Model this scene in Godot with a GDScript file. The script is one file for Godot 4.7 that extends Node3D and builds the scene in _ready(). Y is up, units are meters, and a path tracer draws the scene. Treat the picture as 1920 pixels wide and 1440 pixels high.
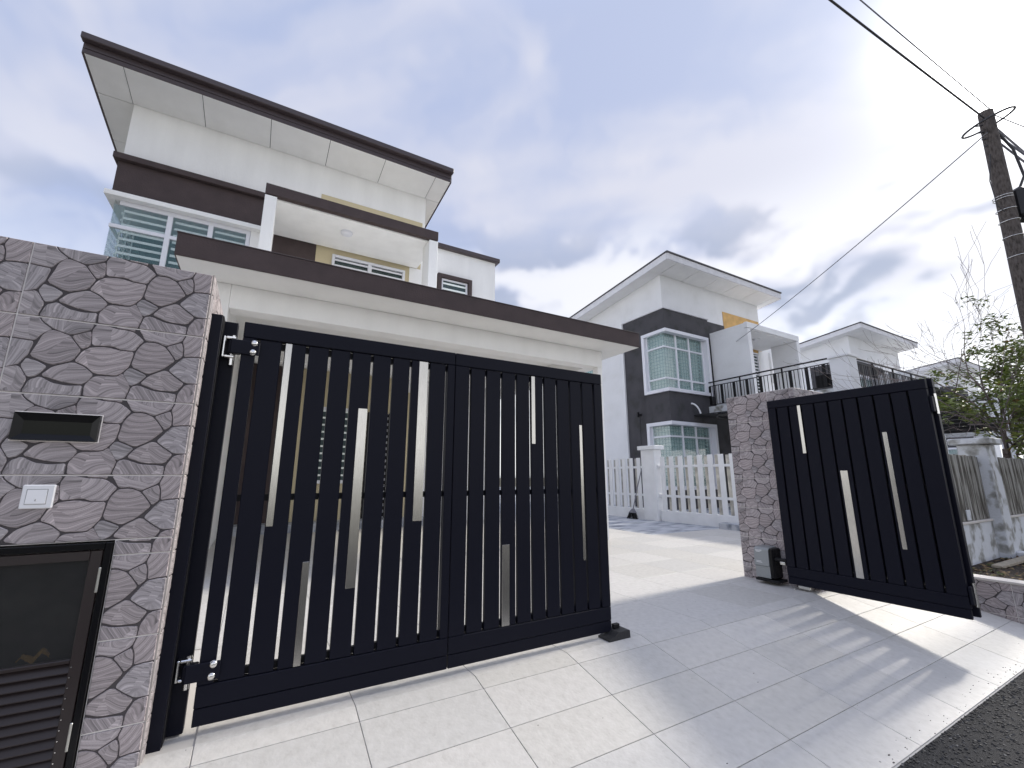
extends Node3D
# A paved house entrance: a black folding gate between stone-tiled walls, houses behind, a hazy bright sky.

class Mb:
	var v := PackedVector3Array()
	var n := PackedVector3Array()
	var uv := PackedVector2Array()
	var c := PackedColorArray()
	var col := Color(1, 1, 1)
	var uvr := 0.0
	var uvs := 1.0
	var uvo := Vector2.ZERO
	func tri(a: Vector3, b: Vector3, d: Vector3, na: Vector3, nb: Vector3, nd: Vector3):
		if (b - a).cross(d - a).dot(na + nb + nd) > 0.0:
			var t := b
			b = d
			d = t
			t = nb
			nb = nd
			nd = t
		for q in [[a, na], [b, nb], [d, nd]]:
			var p: Vector3 = q[0]
			var m: Vector3 = q[1]
			v.append(p)
			n.append(m)
			c.append(col)
			var f := m.abs()
			var u := Vector2(p.x, -p.y)
			if f.x > f.y and f.x > f.z: u = Vector2(p.z, -p.y)
			elif f.y > f.z: u = Vector2(p.x, p.z)
			uv.append((u * uvs).rotated(uvr) + uvo)
	func poly(pts: Array, out: Vector3):
		var m: Vector3 = (pts[1] - pts[0]).cross(pts[2] - pts[0])
		if m.length() < 1e-12 and pts.size() > 3: m = (pts[2] - pts[0]).cross(pts[3] - pts[0])
		m = m.normalized()
		if m.dot(out) < 0.0: m = -m
		for i in range(1, pts.size() - 1): tri(pts[0], pts[i], pts[i + 1], m, m, m)
	func box(lo: Vector3, hi: Vector3, b := 0.0):
		var ce := (lo + hi) / 2.0
		var h := (hi - lo).abs() / 2.0
		b = minf(b, minf(h.x, minf(h.y, h.z)) * 0.6)
		for a in 3:
			var e := (a + 1) % 3
			var f := (a + 2) % 3
			for s in [-1.0, 1.0]:
				var ps := []
				for k in [[-1, -1], [1, -1], [1, 1], [-1, 1]]:
					var p := Vector3.ZERO
					p[a] = s * h[a]
					p[e] = k[0] * (h[e] - b)
					p[f] = k[1] * (h[f] - b)
					ps.append(ce + p)
				var o := Vector3.ZERO
				o[a] = s
				poly(ps, o)
				if b > 0.0:
					for t in [-1.0, 1.0]:
						var q := []
						for k in [[0, -1], [0, 1], [1, 1], [1, -1]]:
							var p := Vector3.ZERO
							p[a] = s * (h[a] - (b if k[0] == 1 else 0.0))
							p[e] = t * (h[e] - (b if k[0] == 0 else 0.0))
							p[f] = k[1] * (h[f] - b)
							q.append(ce + p)
						var oo := Vector3.ZERO
						oo[a] = s
						oo[e] = t
						poly(q, oo)
		if b > 0.0:
			for sx in [-1.0, 1.0]:
				for sy in [-1.0, 1.0]:
					for sz in [-1.0, 1.0]:
						var s := Vector3(sx, sy, sz)
						poly([ce + s * Vector3(h.x, h.y - b, h.z - b), ce + s * Vector3(h.x - b, h.y, h.z - b), ce + s * Vector3(h.x - b, h.y - b, h.z)], s)
	func tube(pts: Array, rad: Array, sides := 8, caps := true):
		var rings := []
		var side := Vector3.UP
		for i in pts.size():
			var d: Vector3 = (pts[mini(i + 1, pts.size() - 1)] - pts[maxi(i - 1, 0)]).normalized()
			if i == 0 and absf(d.dot(side)) > 0.9: side = Vector3.RIGHT
			side = (side - d * d.dot(side)).normalized()
			var o := d.cross(side)
			var r := []
			for k in sides:
				var an := TAU * k / sides
				r.append(side * cos(an) + o * sin(an))
			rings.append(r)
		for i in pts.size() - 1:
			for k in sides:
				var k2 := (k + 1) % sides
				var a: Vector3 = rings[i][k]
				var b: Vector3 = rings[i][k2]
				var d: Vector3 = rings[i + 1][k2]
				var e: Vector3 = rings[i + 1][k]
				var A: Vector3 = pts[i] + a * rad[i]
				var B: Vector3 = pts[i] + b * rad[i]
				var D: Vector3 = pts[i + 1] + d * rad[i + 1]
				var E: Vector3 = pts[i + 1] + e * rad[i + 1]
				tri(A, B, D, a, b, d)
				tri(A, D, E, a, d, e)
		if caps:
			for j in [0, pts.size() - 1]:
				var q := []
				for k in sides: q.append(pts[j] + rings[j][k] * rad[j])
				poly(q, (pts[j] - pts[1 if j == 0 else j - 1]))
	func lathe(prof: Array, sides := 16):
		for i in prof.size() - 1:
			var p: Vector2 = prof[i]
			var q: Vector2 = prof[i + 1]
			var m := Vector2(q.y - p.y, p.x - q.x).normalized()
			for k in sides:
				var a := TAU * k / sides
				var b := TAU * (k + 1) / sides
				var f := func(w: Vector2, t: float) -> Vector3: return Vector3(w.x * cos(t), w.y, w.x * sin(t))
				var na: Vector3 = f.call(m, a)
				var nb: Vector3 = f.call(m, b)
				if p.x > 1e-5: tri(f.call(p, a), f.call(p, b), f.call(q, b), na, nb, nb)
				if q.x > 1e-5: tri(f.call(p, a), f.call(q, b), f.call(q, a), na, nb, na)
	func mesh() -> ArrayMesh:
		var arr := []
		arr.resize(Mesh.ARRAY_MAX)
		arr[Mesh.ARRAY_VERTEX] = v
		arr[Mesh.ARRAY_NORMAL] = n
		arr[Mesh.ARRAY_TEX_UV] = uv
		arr[Mesh.ARRAY_COLOR] = c
		var m := ArrayMesh.new()
		m.add_surface_from_arrays(Mesh.PRIMITIVE_TRIANGLES, arr)
		return m

var M := {}
var cache := {}
var rng := RandomNumberGenerator.new()
const SUN := Vector3(0.805, 0.585, -0.012)
const SLOPE := 0.205
const CREST := -2.36
const STONES := {
	"a": [0.12, -0.177, 0.171, -0.232, 0.23, -0.161, 0.305, -0.138, 0.382, -0.159, 0.381, -0.009, 0.367, 0.101, 0.271, 0.202, 0.184, 0.147, 0.124, 0.059, 0.098, -0.024],
	"b": [0.425, -0.298, 0.537, -0.307, 0.568, -0.368, 0.625, -0.194, 0.606, -0.012, 0.589, 0.052, 0.561, 0.034, 0.495, 0.03, 0.442, 0.005, 0.387, -0.006, 0.382, -0.159],
	"c": [0.387, -0.006, 0.442, 0.005, 0.495, 0.03, 0.561, 0.034, 0.589, 0.052, 0.626, 0.103, 0.654, 0.161, 0.629, 0.237, 0.612, 0.326, 0.536, 0.327, 0.488, 0.289, 0.38, 0.316, 0.367, 0.101],
	"d": [0.663, -0.216, 0.748, -0.151, 0.828, -0.142, 0.883, -0.129, 0.881, 0.014, 0.866, 0.109, 0.775, 0.206, 0.719, 0.159, 0.658, 0.167, 0.606, -0.012, 0.625, -0.189],
	"e": [0.271, 0.202, 0.367, 0.101, 0.377, 0.176, 0.38, 0.316, 0.339, 0.381, 0.301, 0.286],
	"f": [0.184, 0.147, 0.233, 0.172, 0.271, 0.202, 0.301, 0.286, 0.339, 0.381, 0.309, 0.537, 0.21, 0.625, 0.095, 0.521, 0.12, 0.351, 0.133, 0.239, 0.156, 0.168],
	"g": [0.38, 0.321, 0.464, 0.301, 0.536, 0.327, 0.612, 0.326, 0.6, 0.537, 0.565, 0.642, 0.54, 0.694, 0.423, 0.687, 0.367, 0.592, 0.309, 0.54, 0.34, 0.393],
	"h": [0.658, 0.17, 0.72, 0.162, 0.775, 0.207, 0.813, 0.301, 0.847, 0.402, 0.78, 0.546, 0.704, 0.637, 0.6, 0.541, 0.614, 0.322, 0.631, 0.24],
	"i": [0.775, 0.206, 0.866, 0.113, 0.882, 0.198, 0.885, 0.327, 0.847, 0.396, 0.813, 0.301],
	"j": [0.599, 0.545, 0.704, 0.64, 0.663, 0.767, 0.616, 0.82, 0.565, 0.645],
	"k": [0.809, 0.544, 0.85, 0.428, 0.887, 0.334, 0.937, 0.318, 1.001, 0.314, 1.028, 0.707, 0.991, 0.71, 0.918, 0.709, 0.863, 0.634],
	"l": [0.881, 0.014, 0.883, -0.129, 0.923, -0.276, 1.02, -0.308, 1.034, 0.304, 1, 0.31, 0.937, 0.316, 0.887, 0.33, 0.882, 0.198, 0.866, 0.109],
	"m": [0.81, 0.547, 0.863, 0.634, 0.919, 0.712, 0.877, 0.85, 0.759, 0.843, 0.665, 0.77, 0.706, 0.643, 0.78, 0.551],
	"n": [0.086, 0.545, 0.138, 0.574, 0.196, 0.635, 0.159, 0.77, 0.111, 0.807, 0.066, 0.653],
	"o": [0.309, 0.543, 0.367, 0.593, 0.424, 0.69, 0.409, 0.779, 0.375, 0.848, 0.285, 0.834, 0.164, 0.763, 0.211, 0.633],
	"u": [-0.1, -0.293, -0.013, -0.307, 0.065, -0.351, 0.116, -0.189, 0.098, -0.024, 0.124, 0.059, 0.184, 0.147, 0.133, 0.239, 0.11, 0.324, 0.05, 0.316, -0.033, 0.302, -0.104, 0.029],
	"t": [-0.033, 0.302, 0.05, 0.316, 0.11, 0.324, 0.095, 0.521, 0.086, 0.545, 0.063, 0.642, 0.006, 0.7, -0.047, 0.702, -0.079, 0.326],
}

# ---------- naming and tagging ----------
func tag(o: Node3D, label := "", category := "", group := "", kind := "") -> Node3D:
	if label: o.set_meta("label", label)
	if category: o.set_meta("category", category)
	if group: o.set_meta("group", group)
	if kind: o.set_meta("kind", kind)
	return o

func nm(called: String, parent: Node) -> String:
	if not parent.has_node(NodePath(called)): return called
	var k: int = parent.get_meta("_n_" + called, 1)
	while parent.has_node(NodePath("%s_%03d" % [called, k])): k += 1
	return "%s_%03d" % [called, k]

var counts := {}
func put(o: Node3D, called: String, parent: Node) -> void:
	var key := [parent.get_instance_id(), called]
	var k: int = counts.get(key, 0)
	counts[key] = k + 1
	o.name = called if k == 0 else "%s_%03d" % [called, k]
	parent.add_child(o, true)

func thing(called: String, at: Vector3, label := "", category := "", group := "") -> Node3D:
	var o := Node3D.new()
	put(o, called, self)
	o.position = at
	return tag(o, label, category, group)

func origin_of(p: Node) -> Vector3:
	var s := Vector3.ZERO
	while p != null and p != self:
		s += (p as Node3D).position
		p = p.get_parent()
	return s

func mi(parent: Node, called: String, mesh: Mesh, mat: Material, at := Vector3.ZERO) -> MeshInstance3D:
	var o := MeshInstance3D.new()
	o.mesh = mesh
	o.material_override = mat
	put(o, called, parent)
	o.position = at
	return o

# a bevelled box given by its extents in the world
func bx(parent: Node, called: String, mat: Material, x0: float, x1: float, y0: float, y1: float, z0: float, z1: float, b := 0.004) -> MeshInstance3D:
	var lo := Vector3(minf(x0, x1), minf(y0, y1), minf(z0, z1))
	var hi := Vector3(maxf(x0, x1), maxf(y0, y1), maxf(z0, z1))
	var s := hi - lo
	var key := "%.4f %.4f %.4f %.4f" % [s.x, s.y, s.z, b]
	if not cache.has(key):
		var m := Mb.new()
		m.box(-s / 2.0, s / 2.0, b)
		cache[key] = m.mesh()
	return mi(parent, called, cache[key], mat, (lo + hi) / 2.0 - origin_of(parent))

# a mesh made in world coordinates
func wm(parent: Node, called: String, m: Mb, mat: Material) -> MeshInstance3D:
	var o := origin_of(parent)
	for i in m.v.size(): m.v[i] -= o
	return mi(parent, called, m.mesh(), mat)

# a slab between two depths with its own underside height at each
func slab(parent: Node, called: String, mat: Material, x0: float, x1: float, z0: float, y0: float, z1: float, y1: float, t: float) -> MeshInstance3D:
	var m := Mb.new()
	var p := []
	for q in [[x0, y0, z0], [x1, y0, z0], [x1, y1, z1], [x0, y1, z1]]: p.append(Vector3(q[0], q[1], q[2]))
	var up := Vector3(0, t, 0)
	m.poly(p, Vector3.DOWN)
	m.poly([p[0] + up, p[1] + up, p[2] + up, p[3] + up], Vector3.UP)
	var ce: Vector3 = (p[0] + p[2]) / 2.0
	for i in 4:
		var a: Vector3 = p[i]
		var b: Vector3 = p[(i + 1) % 4]
		m.poly([a, b, b + up, a + up], (a + b) / 2.0 - ce)
	return wm(parent, called, m, mat)

# ---------- materials ----------
func ntex(freq: float, lo: float, hi: float, size := 512, oct := 5, sd := 1, kind := FastNoiseLite.TYPE_SIMPLEX_SMOOTH) -> NoiseTexture2D:
	var f := FastNoiseLite.new()
	f.noise_type = kind
	f.frequency = freq
	f.fractal_octaves = oct
	f.seed = sd
	var t := NoiseTexture2D.new()
	t.width = size
	t.height = size
	t.seamless = true
	t.noise = f
	var g := Gradient.new()
	g.set_color(0, Color(lo, lo, lo))
	g.set_color(1, Color(hi, hi, hi))
	t.color_ramp = g
	return t

func ntint(freq: float, cols: Array, size := 512, oct := 5, sd := 1) -> NoiseTexture2D:
	var t := ntex(freq, 0, 1, size, oct, sd)
	var g := Gradient.new()
	g.offsets = PackedFloat32Array([])
	var offs := PackedFloat32Array()
	var cc := PackedColorArray()
	for i in cols.size():
		offs.append(cols[i][0])
		cc.append(Color(cols[i][1], cols[i][2], cols[i][3]))
	g.offsets = offs
	g.colors = cc
	t.color_ramp = g
	return t

func nnrm(freq: float, bump: float, size := 512, oct := 4, sd := 3) -> NoiseTexture2D:
	var t := ntex(freq, 0, 1, size, oct, sd)
	t.color_ramp = null
	t.as_normal_map = true
	t.bump_strength = bump
	return t

func lin(r: float, g: float, b: float) -> Color:
	return Color(r, g, b).linear_to_srgb()

func mk(col: Color, rough: float, tex: Texture2D = null, sc := 1.0, nrm: Texture2D = null, ns := 1.0, metal := 0.0) -> StandardMaterial3D:
	var m := StandardMaterial3D.new()
	m.albedo_color = col
	m.roughness = rough
	m.metallic = metal
	if tex: m.albedo_texture = tex
	if nrm:
		m.normal_enabled = true
		m.normal_texture = nrm
		m.normal_scale = ns
	if tex or nrm:
		m.uv1_triplanar = true
		m.uv1_world_triplanar = true
		m.uv1_scale = Vector3.ONE * sc
	return m

func glass(col: Color, a: float) -> StandardMaterial3D:
	var m := StandardMaterial3D.new()
	m.albedo_color = Color(col.r, col.g, col.b, a)
	m.transparency = BaseMaterial3D.TRANSPARENCY_ALPHA
	m.roughness = 0.03
	return m

func strata_image() -> Image:
	# bent layers, like split sandstone
	var w := 512
	var im := Image.create_empty(w, w, false, Image.FORMAT_RGB8)
	var f := FastNoiseLite.new()
	f.frequency = 0.0028
	f.fractal_octaves = 2
	f.seed = 5
	var f2 := FastNoiseLite.new()
	f2.frequency = 0.03
	f2.seed = 9
	var f3 := FastNoiseLite.new()
	f3.frequency = 0.25
	f3.seed = 12
	var cell := FastNoiseLite.new()
	cell.noise_type = FastNoiseLite.TYPE_CELLULAR
	cell.cellular_return_type = FastNoiseLite.RETURN_CELL_VALUE
	cell.frequency = 0.0085
	cell.fractal_type = FastNoiseLite.FRACTAL_NONE
	cell.domain_warp_fractal_type = FastNoiseLite.DOMAIN_WARP_FRACTAL_NONE
	cell.domain_warp_enabled = true
	cell.domain_warp_amplitude = 45.0
	cell.domain_warp_frequency = 0.008
	cell.seed = 8
	for y in w:
		for x in w:
			var bend := f.get_noise_2d(x, y)
			var cv := cell.get_noise_2d(x, y)
			var ang := cv * 0.75
			var t := (y * cos(ang) + x * sin(ang)) / 30.0 + bend * 3.0 + cv * 9.0
			var a := f2.get_noise_2d(t * 130.0, x * 0.06)
			var b := f2.get_noise_2d(t * 520.0 + 900.0, x * 0.1)
			var e := sin(t * 4.0 + bend * 3.0)
			var line := pow(maxf(0.0, e), 12.0) * 0.16
			var val := 0.75 + a * 0.15 + b * 0.11 + f3.get_noise_2d(x, y) * 0.05 + cv * 0.06 - line + pow(maxf(0.0, -e), 18.0) * 0.13
			val = clampf(val, 0.25, 1.0)
			im.set_pixel(x, y, Color(val, val * 0.985, val * 0.985))
	return im

func brushed_image(vert: bool) -> Image:
	var w := 256
	var im := Image.create_empty(w, w, false, Image.FORMAT_RGB8)
	var f := FastNoiseLite.new()
	f.frequency = 0.35
	f.seed = 31
	for y in w:
		for x in w:
			var val := 0.86 + 0.10 * (f.get_noise_2d(x, y * 0.02) if vert else f.get_noise_2d(x * 0.02, y))
			im.set_pixel(x, y, Color(val, val, val))
	return im

func make_materials() -> void:
	var mottle := ntex(0.006, 0.965, 1.0, 512, 5, 2)
	var fine := nnrm(0.09, 1.6, 512, 3, 4)
	M.white = mk(lin(0.90, 0.90, 0.89), 0.75, mottle, 0.45, fine, 0.25)
	M.white.uv1_scale = Vector3(0.8, 0.16, 0.8)
	M.cream = mk(lin(0.74, 0.75, 0.71), 0.8, mottle, 0.35, fine, 0.25)
	M.nwhite = mk(lin(0.78, 0.79, 0.81), 0.8, ntint(0.007, [[0.0, 0.955, 0.955, 0.95], [0.4, 0.98, 0.98, 0.98], [1.0, 1, 1, 1]], 512, 5, 8), 0.3, fine, 0.3)
	M.ceiling = mk(lin(0.86, 0.86, 0.84), 0.85, mottle, 0.5, fine, 0.2)
	M.soffit = mk(lin(0.86, 0.86, 0.85), 0.85, mottle, 0.6, fine, 0.2)
	M.brown = mk(lin(0.062, 0.042, 0.042), 0.7, ntex(0.012, 0.86, 1.0, 512, 5, 6), 0.5, nnrm(0.12, 2.0, 512, 3, 7), 0.35)
	M.brown_metal = mk(lin(0.060, 0.045, 0.048), 0.42)
	M.grey = mk(lin(0.068, 0.066, 0.072), 0.8, ntint(0.008, [[0.0, 0.68, 0.70, 0.66], [0.45, 0.9, 0.9, 0.92], [1.0, 1, 1, 1]], 512, 6, 14), 0.35, nnrm(0.12, 2.0, 512, 3, 7), 0.4)
	M.dark_wall = mk(lin(0.05, 0.05, 0.055), 0.85)
	M.beige = mk(lin(0.60, 0.52, 0.34), 0.8, mottle, 0.5, fine, 0.25)
	M.orange = mk(lin(0.70, 0.44, 0.17), 0.8, ntex(0.01, 0.86, 1.0, 512, 5, 15), 0.5, fine, 0.3)
	M.roof_dark = mk(lin(0.05, 0.047, 0.055), 0.6)
	M.fascia_white = mk(lin(0.74, 0.74, 0.77), 0.6, ntex(0.008, 0.93, 1.0, 512, 5, 16), 0.6)
	M.black = mk(lin(0.0058, 0.0064, 0.0135), 0.45, null, 1.0)
	M.black.metallic_specular = 0.26
	M.black_side = mk(lin(0.012, 0.012, 0.014), 0.5)
	M.black_side.metallic_specular = 0.3
	M.black_gloss = mk(lin(0.007, 0.007, 0.008), 0.18)
	M.black_gloss.metallic_specular = 0.28
	M.rubber = mk(lin(0.018, 0.018, 0.020), 0.6, null, 1.0, nnrm(0.2, 2.0, 256, 3, 17), 0.3)
	M.cab = mk(lin(0.022, 0.015, 0.015), 0.35)
	M.cab_dark = mk(lin(0.02, 0.02, 0.02), 0.8)
	M.cab_in = mk(lin(0.16, 0.165, 0.155), 0.95, ntex(0.015, 0.6, 1.0, 256, 5, 18), 1.0)
	M.steel = mk(lin(0.72, 0.70, 0.66), 0.22, ImageTexture.create_from_image(brushed_image(true)), 2.0, null, 1.0, 1.0)
	M.steel.uv1_scale = Vector3(6, 6, 6)
	M.slot_flap = mk(lin(0.010, 0.011, 0.008), 0.22)
	M.slot_flap.metallic_specular = 0.25
	M.chrome = mk(lin(0.75, 0.74, 0.72), 0.25, null, 1.0, null, 1.0, 1.0)
	M.alu = mk(lin(0.55, 0.55, 0.52), 0.35, null, 1.0, null, 1.0, 1.0)
	M.motor = mk(lin(0.26, 0.275, 0.28), 0.28)
	M.plastic = mk(lin(0.80, 0.80, 0.82), 0.3)
	M.print_grey = mk(lin(0.35, 0.35, 0.36), 0.6)
	M.teal_glass = glass(lin(0.52, 0.78, 0.76), 0.18)
	M.teal_dark = glass(lin(0.10, 0.30, 0.30), 0.14)
	M.dark_glass = glass(lin(0.05, 0.09, 0.09), 0.55)
	M.smoke = glass(lin(0.04, 0.04, 0.04), 0.35)
	M.room_shade = mk(lin(0.05, 0.075, 0.08), 0.9)  # dark tone with the shade of unlit rooms put into the colour
	M.curtain = mk(lin(0.80, 0.86, 0.84), 0.9, ntex(0.02, 0.75, 1.0, 256, 3, 19), 1.0)
	M.curtain.uv1_scale = Vector3(9, 0.2, 9)
	M.grille = mk(lin(0.10, 0.19, 0.185), 0.5)
	M.bar = mk(lin(0.84, 0.90, 0.89), 0.45)
	M.frame = mk(lin(0.74, 0.75, 0.80), 0.4)
	# stone-look wall tiles
	M.strata = StandardMaterial3D.new()
	M.strata.albedo_texture = ImageTexture.create_from_image(strata_image())
	M.strata.vertex_color_use_as_albedo = true
	M.strata.roughness = 0.6
	M.strata.normal_enabled = true
	M.strata.normal_texture = nnrm(0.05, 3.0, 512, 4, 21)
	M.strata.normal_scale = 0.12
	M.groove = mk(lin(0.065, 0.057, 0.060), 0.8)
	M.grout = mk(lin(0.80, 0.76, 0.73), 0.9)
	M.edge_tile = mk(lin(0.52, 0.47, 0.44), 0.8, ntex(0.02, 0.8, 1.0, 256, 4, 22), 2.0)
	# floor tiles in a few close tones
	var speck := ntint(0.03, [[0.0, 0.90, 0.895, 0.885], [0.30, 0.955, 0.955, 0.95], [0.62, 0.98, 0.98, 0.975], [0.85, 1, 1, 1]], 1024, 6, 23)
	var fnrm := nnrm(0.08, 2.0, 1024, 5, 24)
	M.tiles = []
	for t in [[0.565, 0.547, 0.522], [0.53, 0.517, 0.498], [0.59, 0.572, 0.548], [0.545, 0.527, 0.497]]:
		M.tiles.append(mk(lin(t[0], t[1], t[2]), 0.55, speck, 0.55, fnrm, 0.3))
	M.tile_grout = mk(lin(0.52, 0.50, 0.47), 0.9)
	M.asphalt = mk(lin(0.040, 0.040, 0.043), 0.85, ntint(0.10, [[0.0, 0.35, 0.35, 0.35], [0.5, 0.75, 0.75, 0.76], [0.75, 1, 1, 1]], 1024, 4, 25), 1.2, nnrm(0.12, 10.0, 1024, 4, 26), 1.2)
	M.grit = mk(lin(0.075, 0.074, 0.075), 0.75)
	M.grit.vertex_color_use_as_albedo = true
	M.speck = mk(Color(1, 1, 1), 0.9)
	M.speck.vertex_color_use_as_albedo = true
	M.conc = mk(lin(0.50, 0.52, 0.56), 0.6, ntint(0.012, [[0.0, 0.50, 0.52, 0.55], [0.35, 0.80, 0.81, 0.83], [0.6, 0.97, 0.97, 0.97], [1.0, 1, 1, 1]], 512, 6, 27), 0.35, fnrm, 0.3)
	M.conc.uv1_scale = Vector3(0.22, 0.35, 0.6)
	M.ground = mk(lin(0.20, 0.20, 0.15), 0.95, ntint(0.02, [[0.0, 0.55, 0.5, 0.45], [1.0, 1, 1, 1]], 512, 6, 28), 0.3)
	M.soil = mk(lin(0.060, 0.045, 0.036), 0.95, ntint(0.03, [[0.0, 0.4, 0.4, 0.4], [0.5, 0.8, 0.75, 0.7], [1.0, 1, 1, 1]], 512, 6, 29), 0.9, nnrm(0.08, 8.0, 512, 5, 30), 1.0)
	M.coping = mk(lin(0.62, 0.58, 0.54), 0.7, mottle, 1.0, fine, 0.3)
	# rain-streaked precast concrete: noise stretched along the height
	M.precast = mk(lin(0.36, 0.35, 0.33), 0.9, ntint(0.02, [[0.0, 0.25, 0.23, 0.20], [0.38, 0.55, 0.53, 0.50], [0.55, 0.88, 0.88, 0.86], [1.0, 1, 1, 1]], 512, 5, 32), 1.0, fine, 0.5)
	M.precast.uv1_scale = Vector3(1.1, 0.10, 1.1)
	M.old_white = mk(lin(0.68, 0.70, 0.73), 0.85, ntint(0.010, [[0.0, 0.50, 0.49, 0.46], [0.28, 0.74, 0.73, 0.70], [0.45, 0.96, 0.96, 0.96], [1.0, 1, 1, 1]], 512, 6, 33), 0.5, fine, 0.5)
	M.picket = mk(lin(0.86, 0.87, 0.88), 0.6, ntex(0.01, 0.96, 1.0, 256, 4, 34), 1.0)
	M.picket_old = mk(lin(0.60, 0.58, 0.53), 0.8, ntex(0.015, 0.7, 1.0, 256, 5, 35), 1.0)
	M.pole = mk(lin(0.14, 0.125, 0.122), 0.9, ntint(0.03, [[0.0, 0.4, 0.38, 0.36], [0.5, 0.85, 0.83, 0.8], [1.0, 1, 1, 1]], 512, 5, 36), 1.0, nnrm(0.1, 5.0, 512, 4, 37), 0.6)
	M.pole.uv1_scale = Vector3(2.0, 0.5, 2.0)
	M.cable = mk(lin(0.04, 0.04, 0.045), 0.6)
	M.cable_pale = mk(lin(0.20, 0.20, 0.23), 0.6)
	M.bark = mk(lin(0.16, 0.125, 0.115), 0.95, ntex(0.05, 0.6, 1.0, 256, 4, 38), 3.0)
	M.bark_pale = mk(lin(0.27, 0.22, 0.215), 0.95, ntex(0.05, 0.7, 1.0, 256, 4, 40), 3.0)
	M.leaf = mk(Color(1, 1, 1), 0.55)
	M.leaf.vertex_color_use_as_albedo = true
	M.leaf.backlight_enabled = true
	M.leaf.backlight = Color(0.35, 0.42, 0.12)
	M.leaf_dry = mk(lin(0.35, 0.22, 0.07), 0.8)
	M.timber = mk(lin(0.46, 0.40, 0.31), 0.8, ntex(0.03, 0.75, 1.0, 256, 4, 39), 2.0)
	M.bristle = mk(lin(0.015, 0.015, 0.018), 0.9)
	M.awning = mk(lin(0.018, 0.018, 0.020), 0.5)
	M.awning_sheet = glass(lin(0.10, 0.10, 0.11), 0.55)
	M.awning_sheet.roughness = 0.2

# ---------- stone-look tiles ----------
var tile_meshes := []

func smooth_poly(p: PackedVector2Array) -> PackedVector2Array:
	var o := PackedVector2Array()
	for i in p.size():
		var a := p[i]
		var b := p[(i + 1) % p.size()]
		o.append(a.lerp(b, 0.14))
		o.append(a.lerp(b, 0.86))
	return o

func build_stone_meshes() -> void:
	# every tile carries the same outlines; a stone that crosses the upper edge goes on at the lower edge
	var r := RandomNumberGenerator.new()
	r.seed = 77
	for key in STONES:
		var raw: Array = STONES[key]
		var base := PackedVector2Array()
		for i in range(0, raw.size(), 2): base.append(Vector2(raw[i] * 0.6, -raw[i + 1] * 0.305))
		var tone := r.randf_range(0.90, 1.10)
		var warm := r.randf_range(-0.03, 0.05)
		var col := Color(0.64 * tone * (1.0 + warm), 0.595 * tone, 0.605 * tone * (1.0 - warm * 0.3))
		var rot := r.randf_range(-0.9, 0.9)
		var off := Vector2(r.randf(), r.randf())
		tile_meshes.append({"poly": base, "col": col, "rot": rot, "off": off})

# stones of one tile whose size may be cut to [u0, u1] x [v0, v1] (metres from its upper left corner, v down)
func stones_of(u0: float, u1: float, v0: float, v1: float) -> Array:
	var key := "st %.3f %.3f %.3f %.3f" % [u0, u1, v0, v1]
	if cache.has(key): return cache[key]
	var outl := []
	var rect := PackedVector2Array([Vector2(u0, -v1), Vector2(u1, -v1), Vector2(u1, -v0), Vector2(u0, -v0)])
	for s in tile_meshes:
		for dy in [-0.305, 0.0, 0.305]:
			var p: PackedVector2Array = s.poly
			var q := PackedVector2Array()
			for a in p: q.append(a + Vector2(0, dy))
			q = smooth_poly(q)
			for ins in Geometry2D.offset_polygon(q, -0.0017, Geometry2D.JOIN_MITER):
				for piece in Geometry2D.intersect_polygons(ins, rect):
					if piece.size() < 3: continue
					var area := 0.0
					for i in piece.size(): area += piece[i].cross(piece[(i + 1) % piece.size()])
					if absf(area) / 2.0 < 0.00015: continue
					var top := Geometry2D.offset_polygon(piece, -0.0022, Geometry2D.JOIN_MITER)
					if top.is_empty(): continue
					var m := Mb.new()
					m.col = s.col
					m.uvr = s.rot
					m.uvs = 2.1
					m.uvo = s.off
					var hgt := 0.0035
					var tp: PackedVector2Array = top[0]
					var idx := Geometry2D.triangulate_polygon(tp)
					for i in range(0, idx.size(), 3):
						m.poly([Vector3(tp[idx[i]].x, tp[idx[i]].y, hgt), Vector3(tp[idx[i + 1]].x, tp[idx[i + 1]].y, hgt), Vector3(tp[idx[i + 2]].x, tp[idx[i + 2]].y, hgt)], Vector3(0, 0, 1))
					# bevelled rim: from the inner outline down to the nearest point of the outer one
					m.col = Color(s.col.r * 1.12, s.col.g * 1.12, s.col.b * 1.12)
					for i in tp.size():
						var a := tp[i]
						var b := tp[(i + 1) % tp.size()]
						var d := (b - a).normalized()
						var nn := Vector2(d.y, -d.x)
						if Geometry2D.is_point_in_polygon((a + b) / 2.0 + nn * 0.0005, tp): nn = -nn
						var a2 := a + nn * 0.0022
						var b2 := b + nn * 0.0022
						m.poly([Vector3(a.x, a.y, hgt), Vector3(b.x, b.y, hgt), Vector3(b2.x, b2.y, 0.0), Vector3(a2.x, a2.y, 0.0)], Vector3(nn.x, nn.y, 1.0))
					outl.append(m.mesh())
	cache[key] = outl
	return outl

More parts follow.
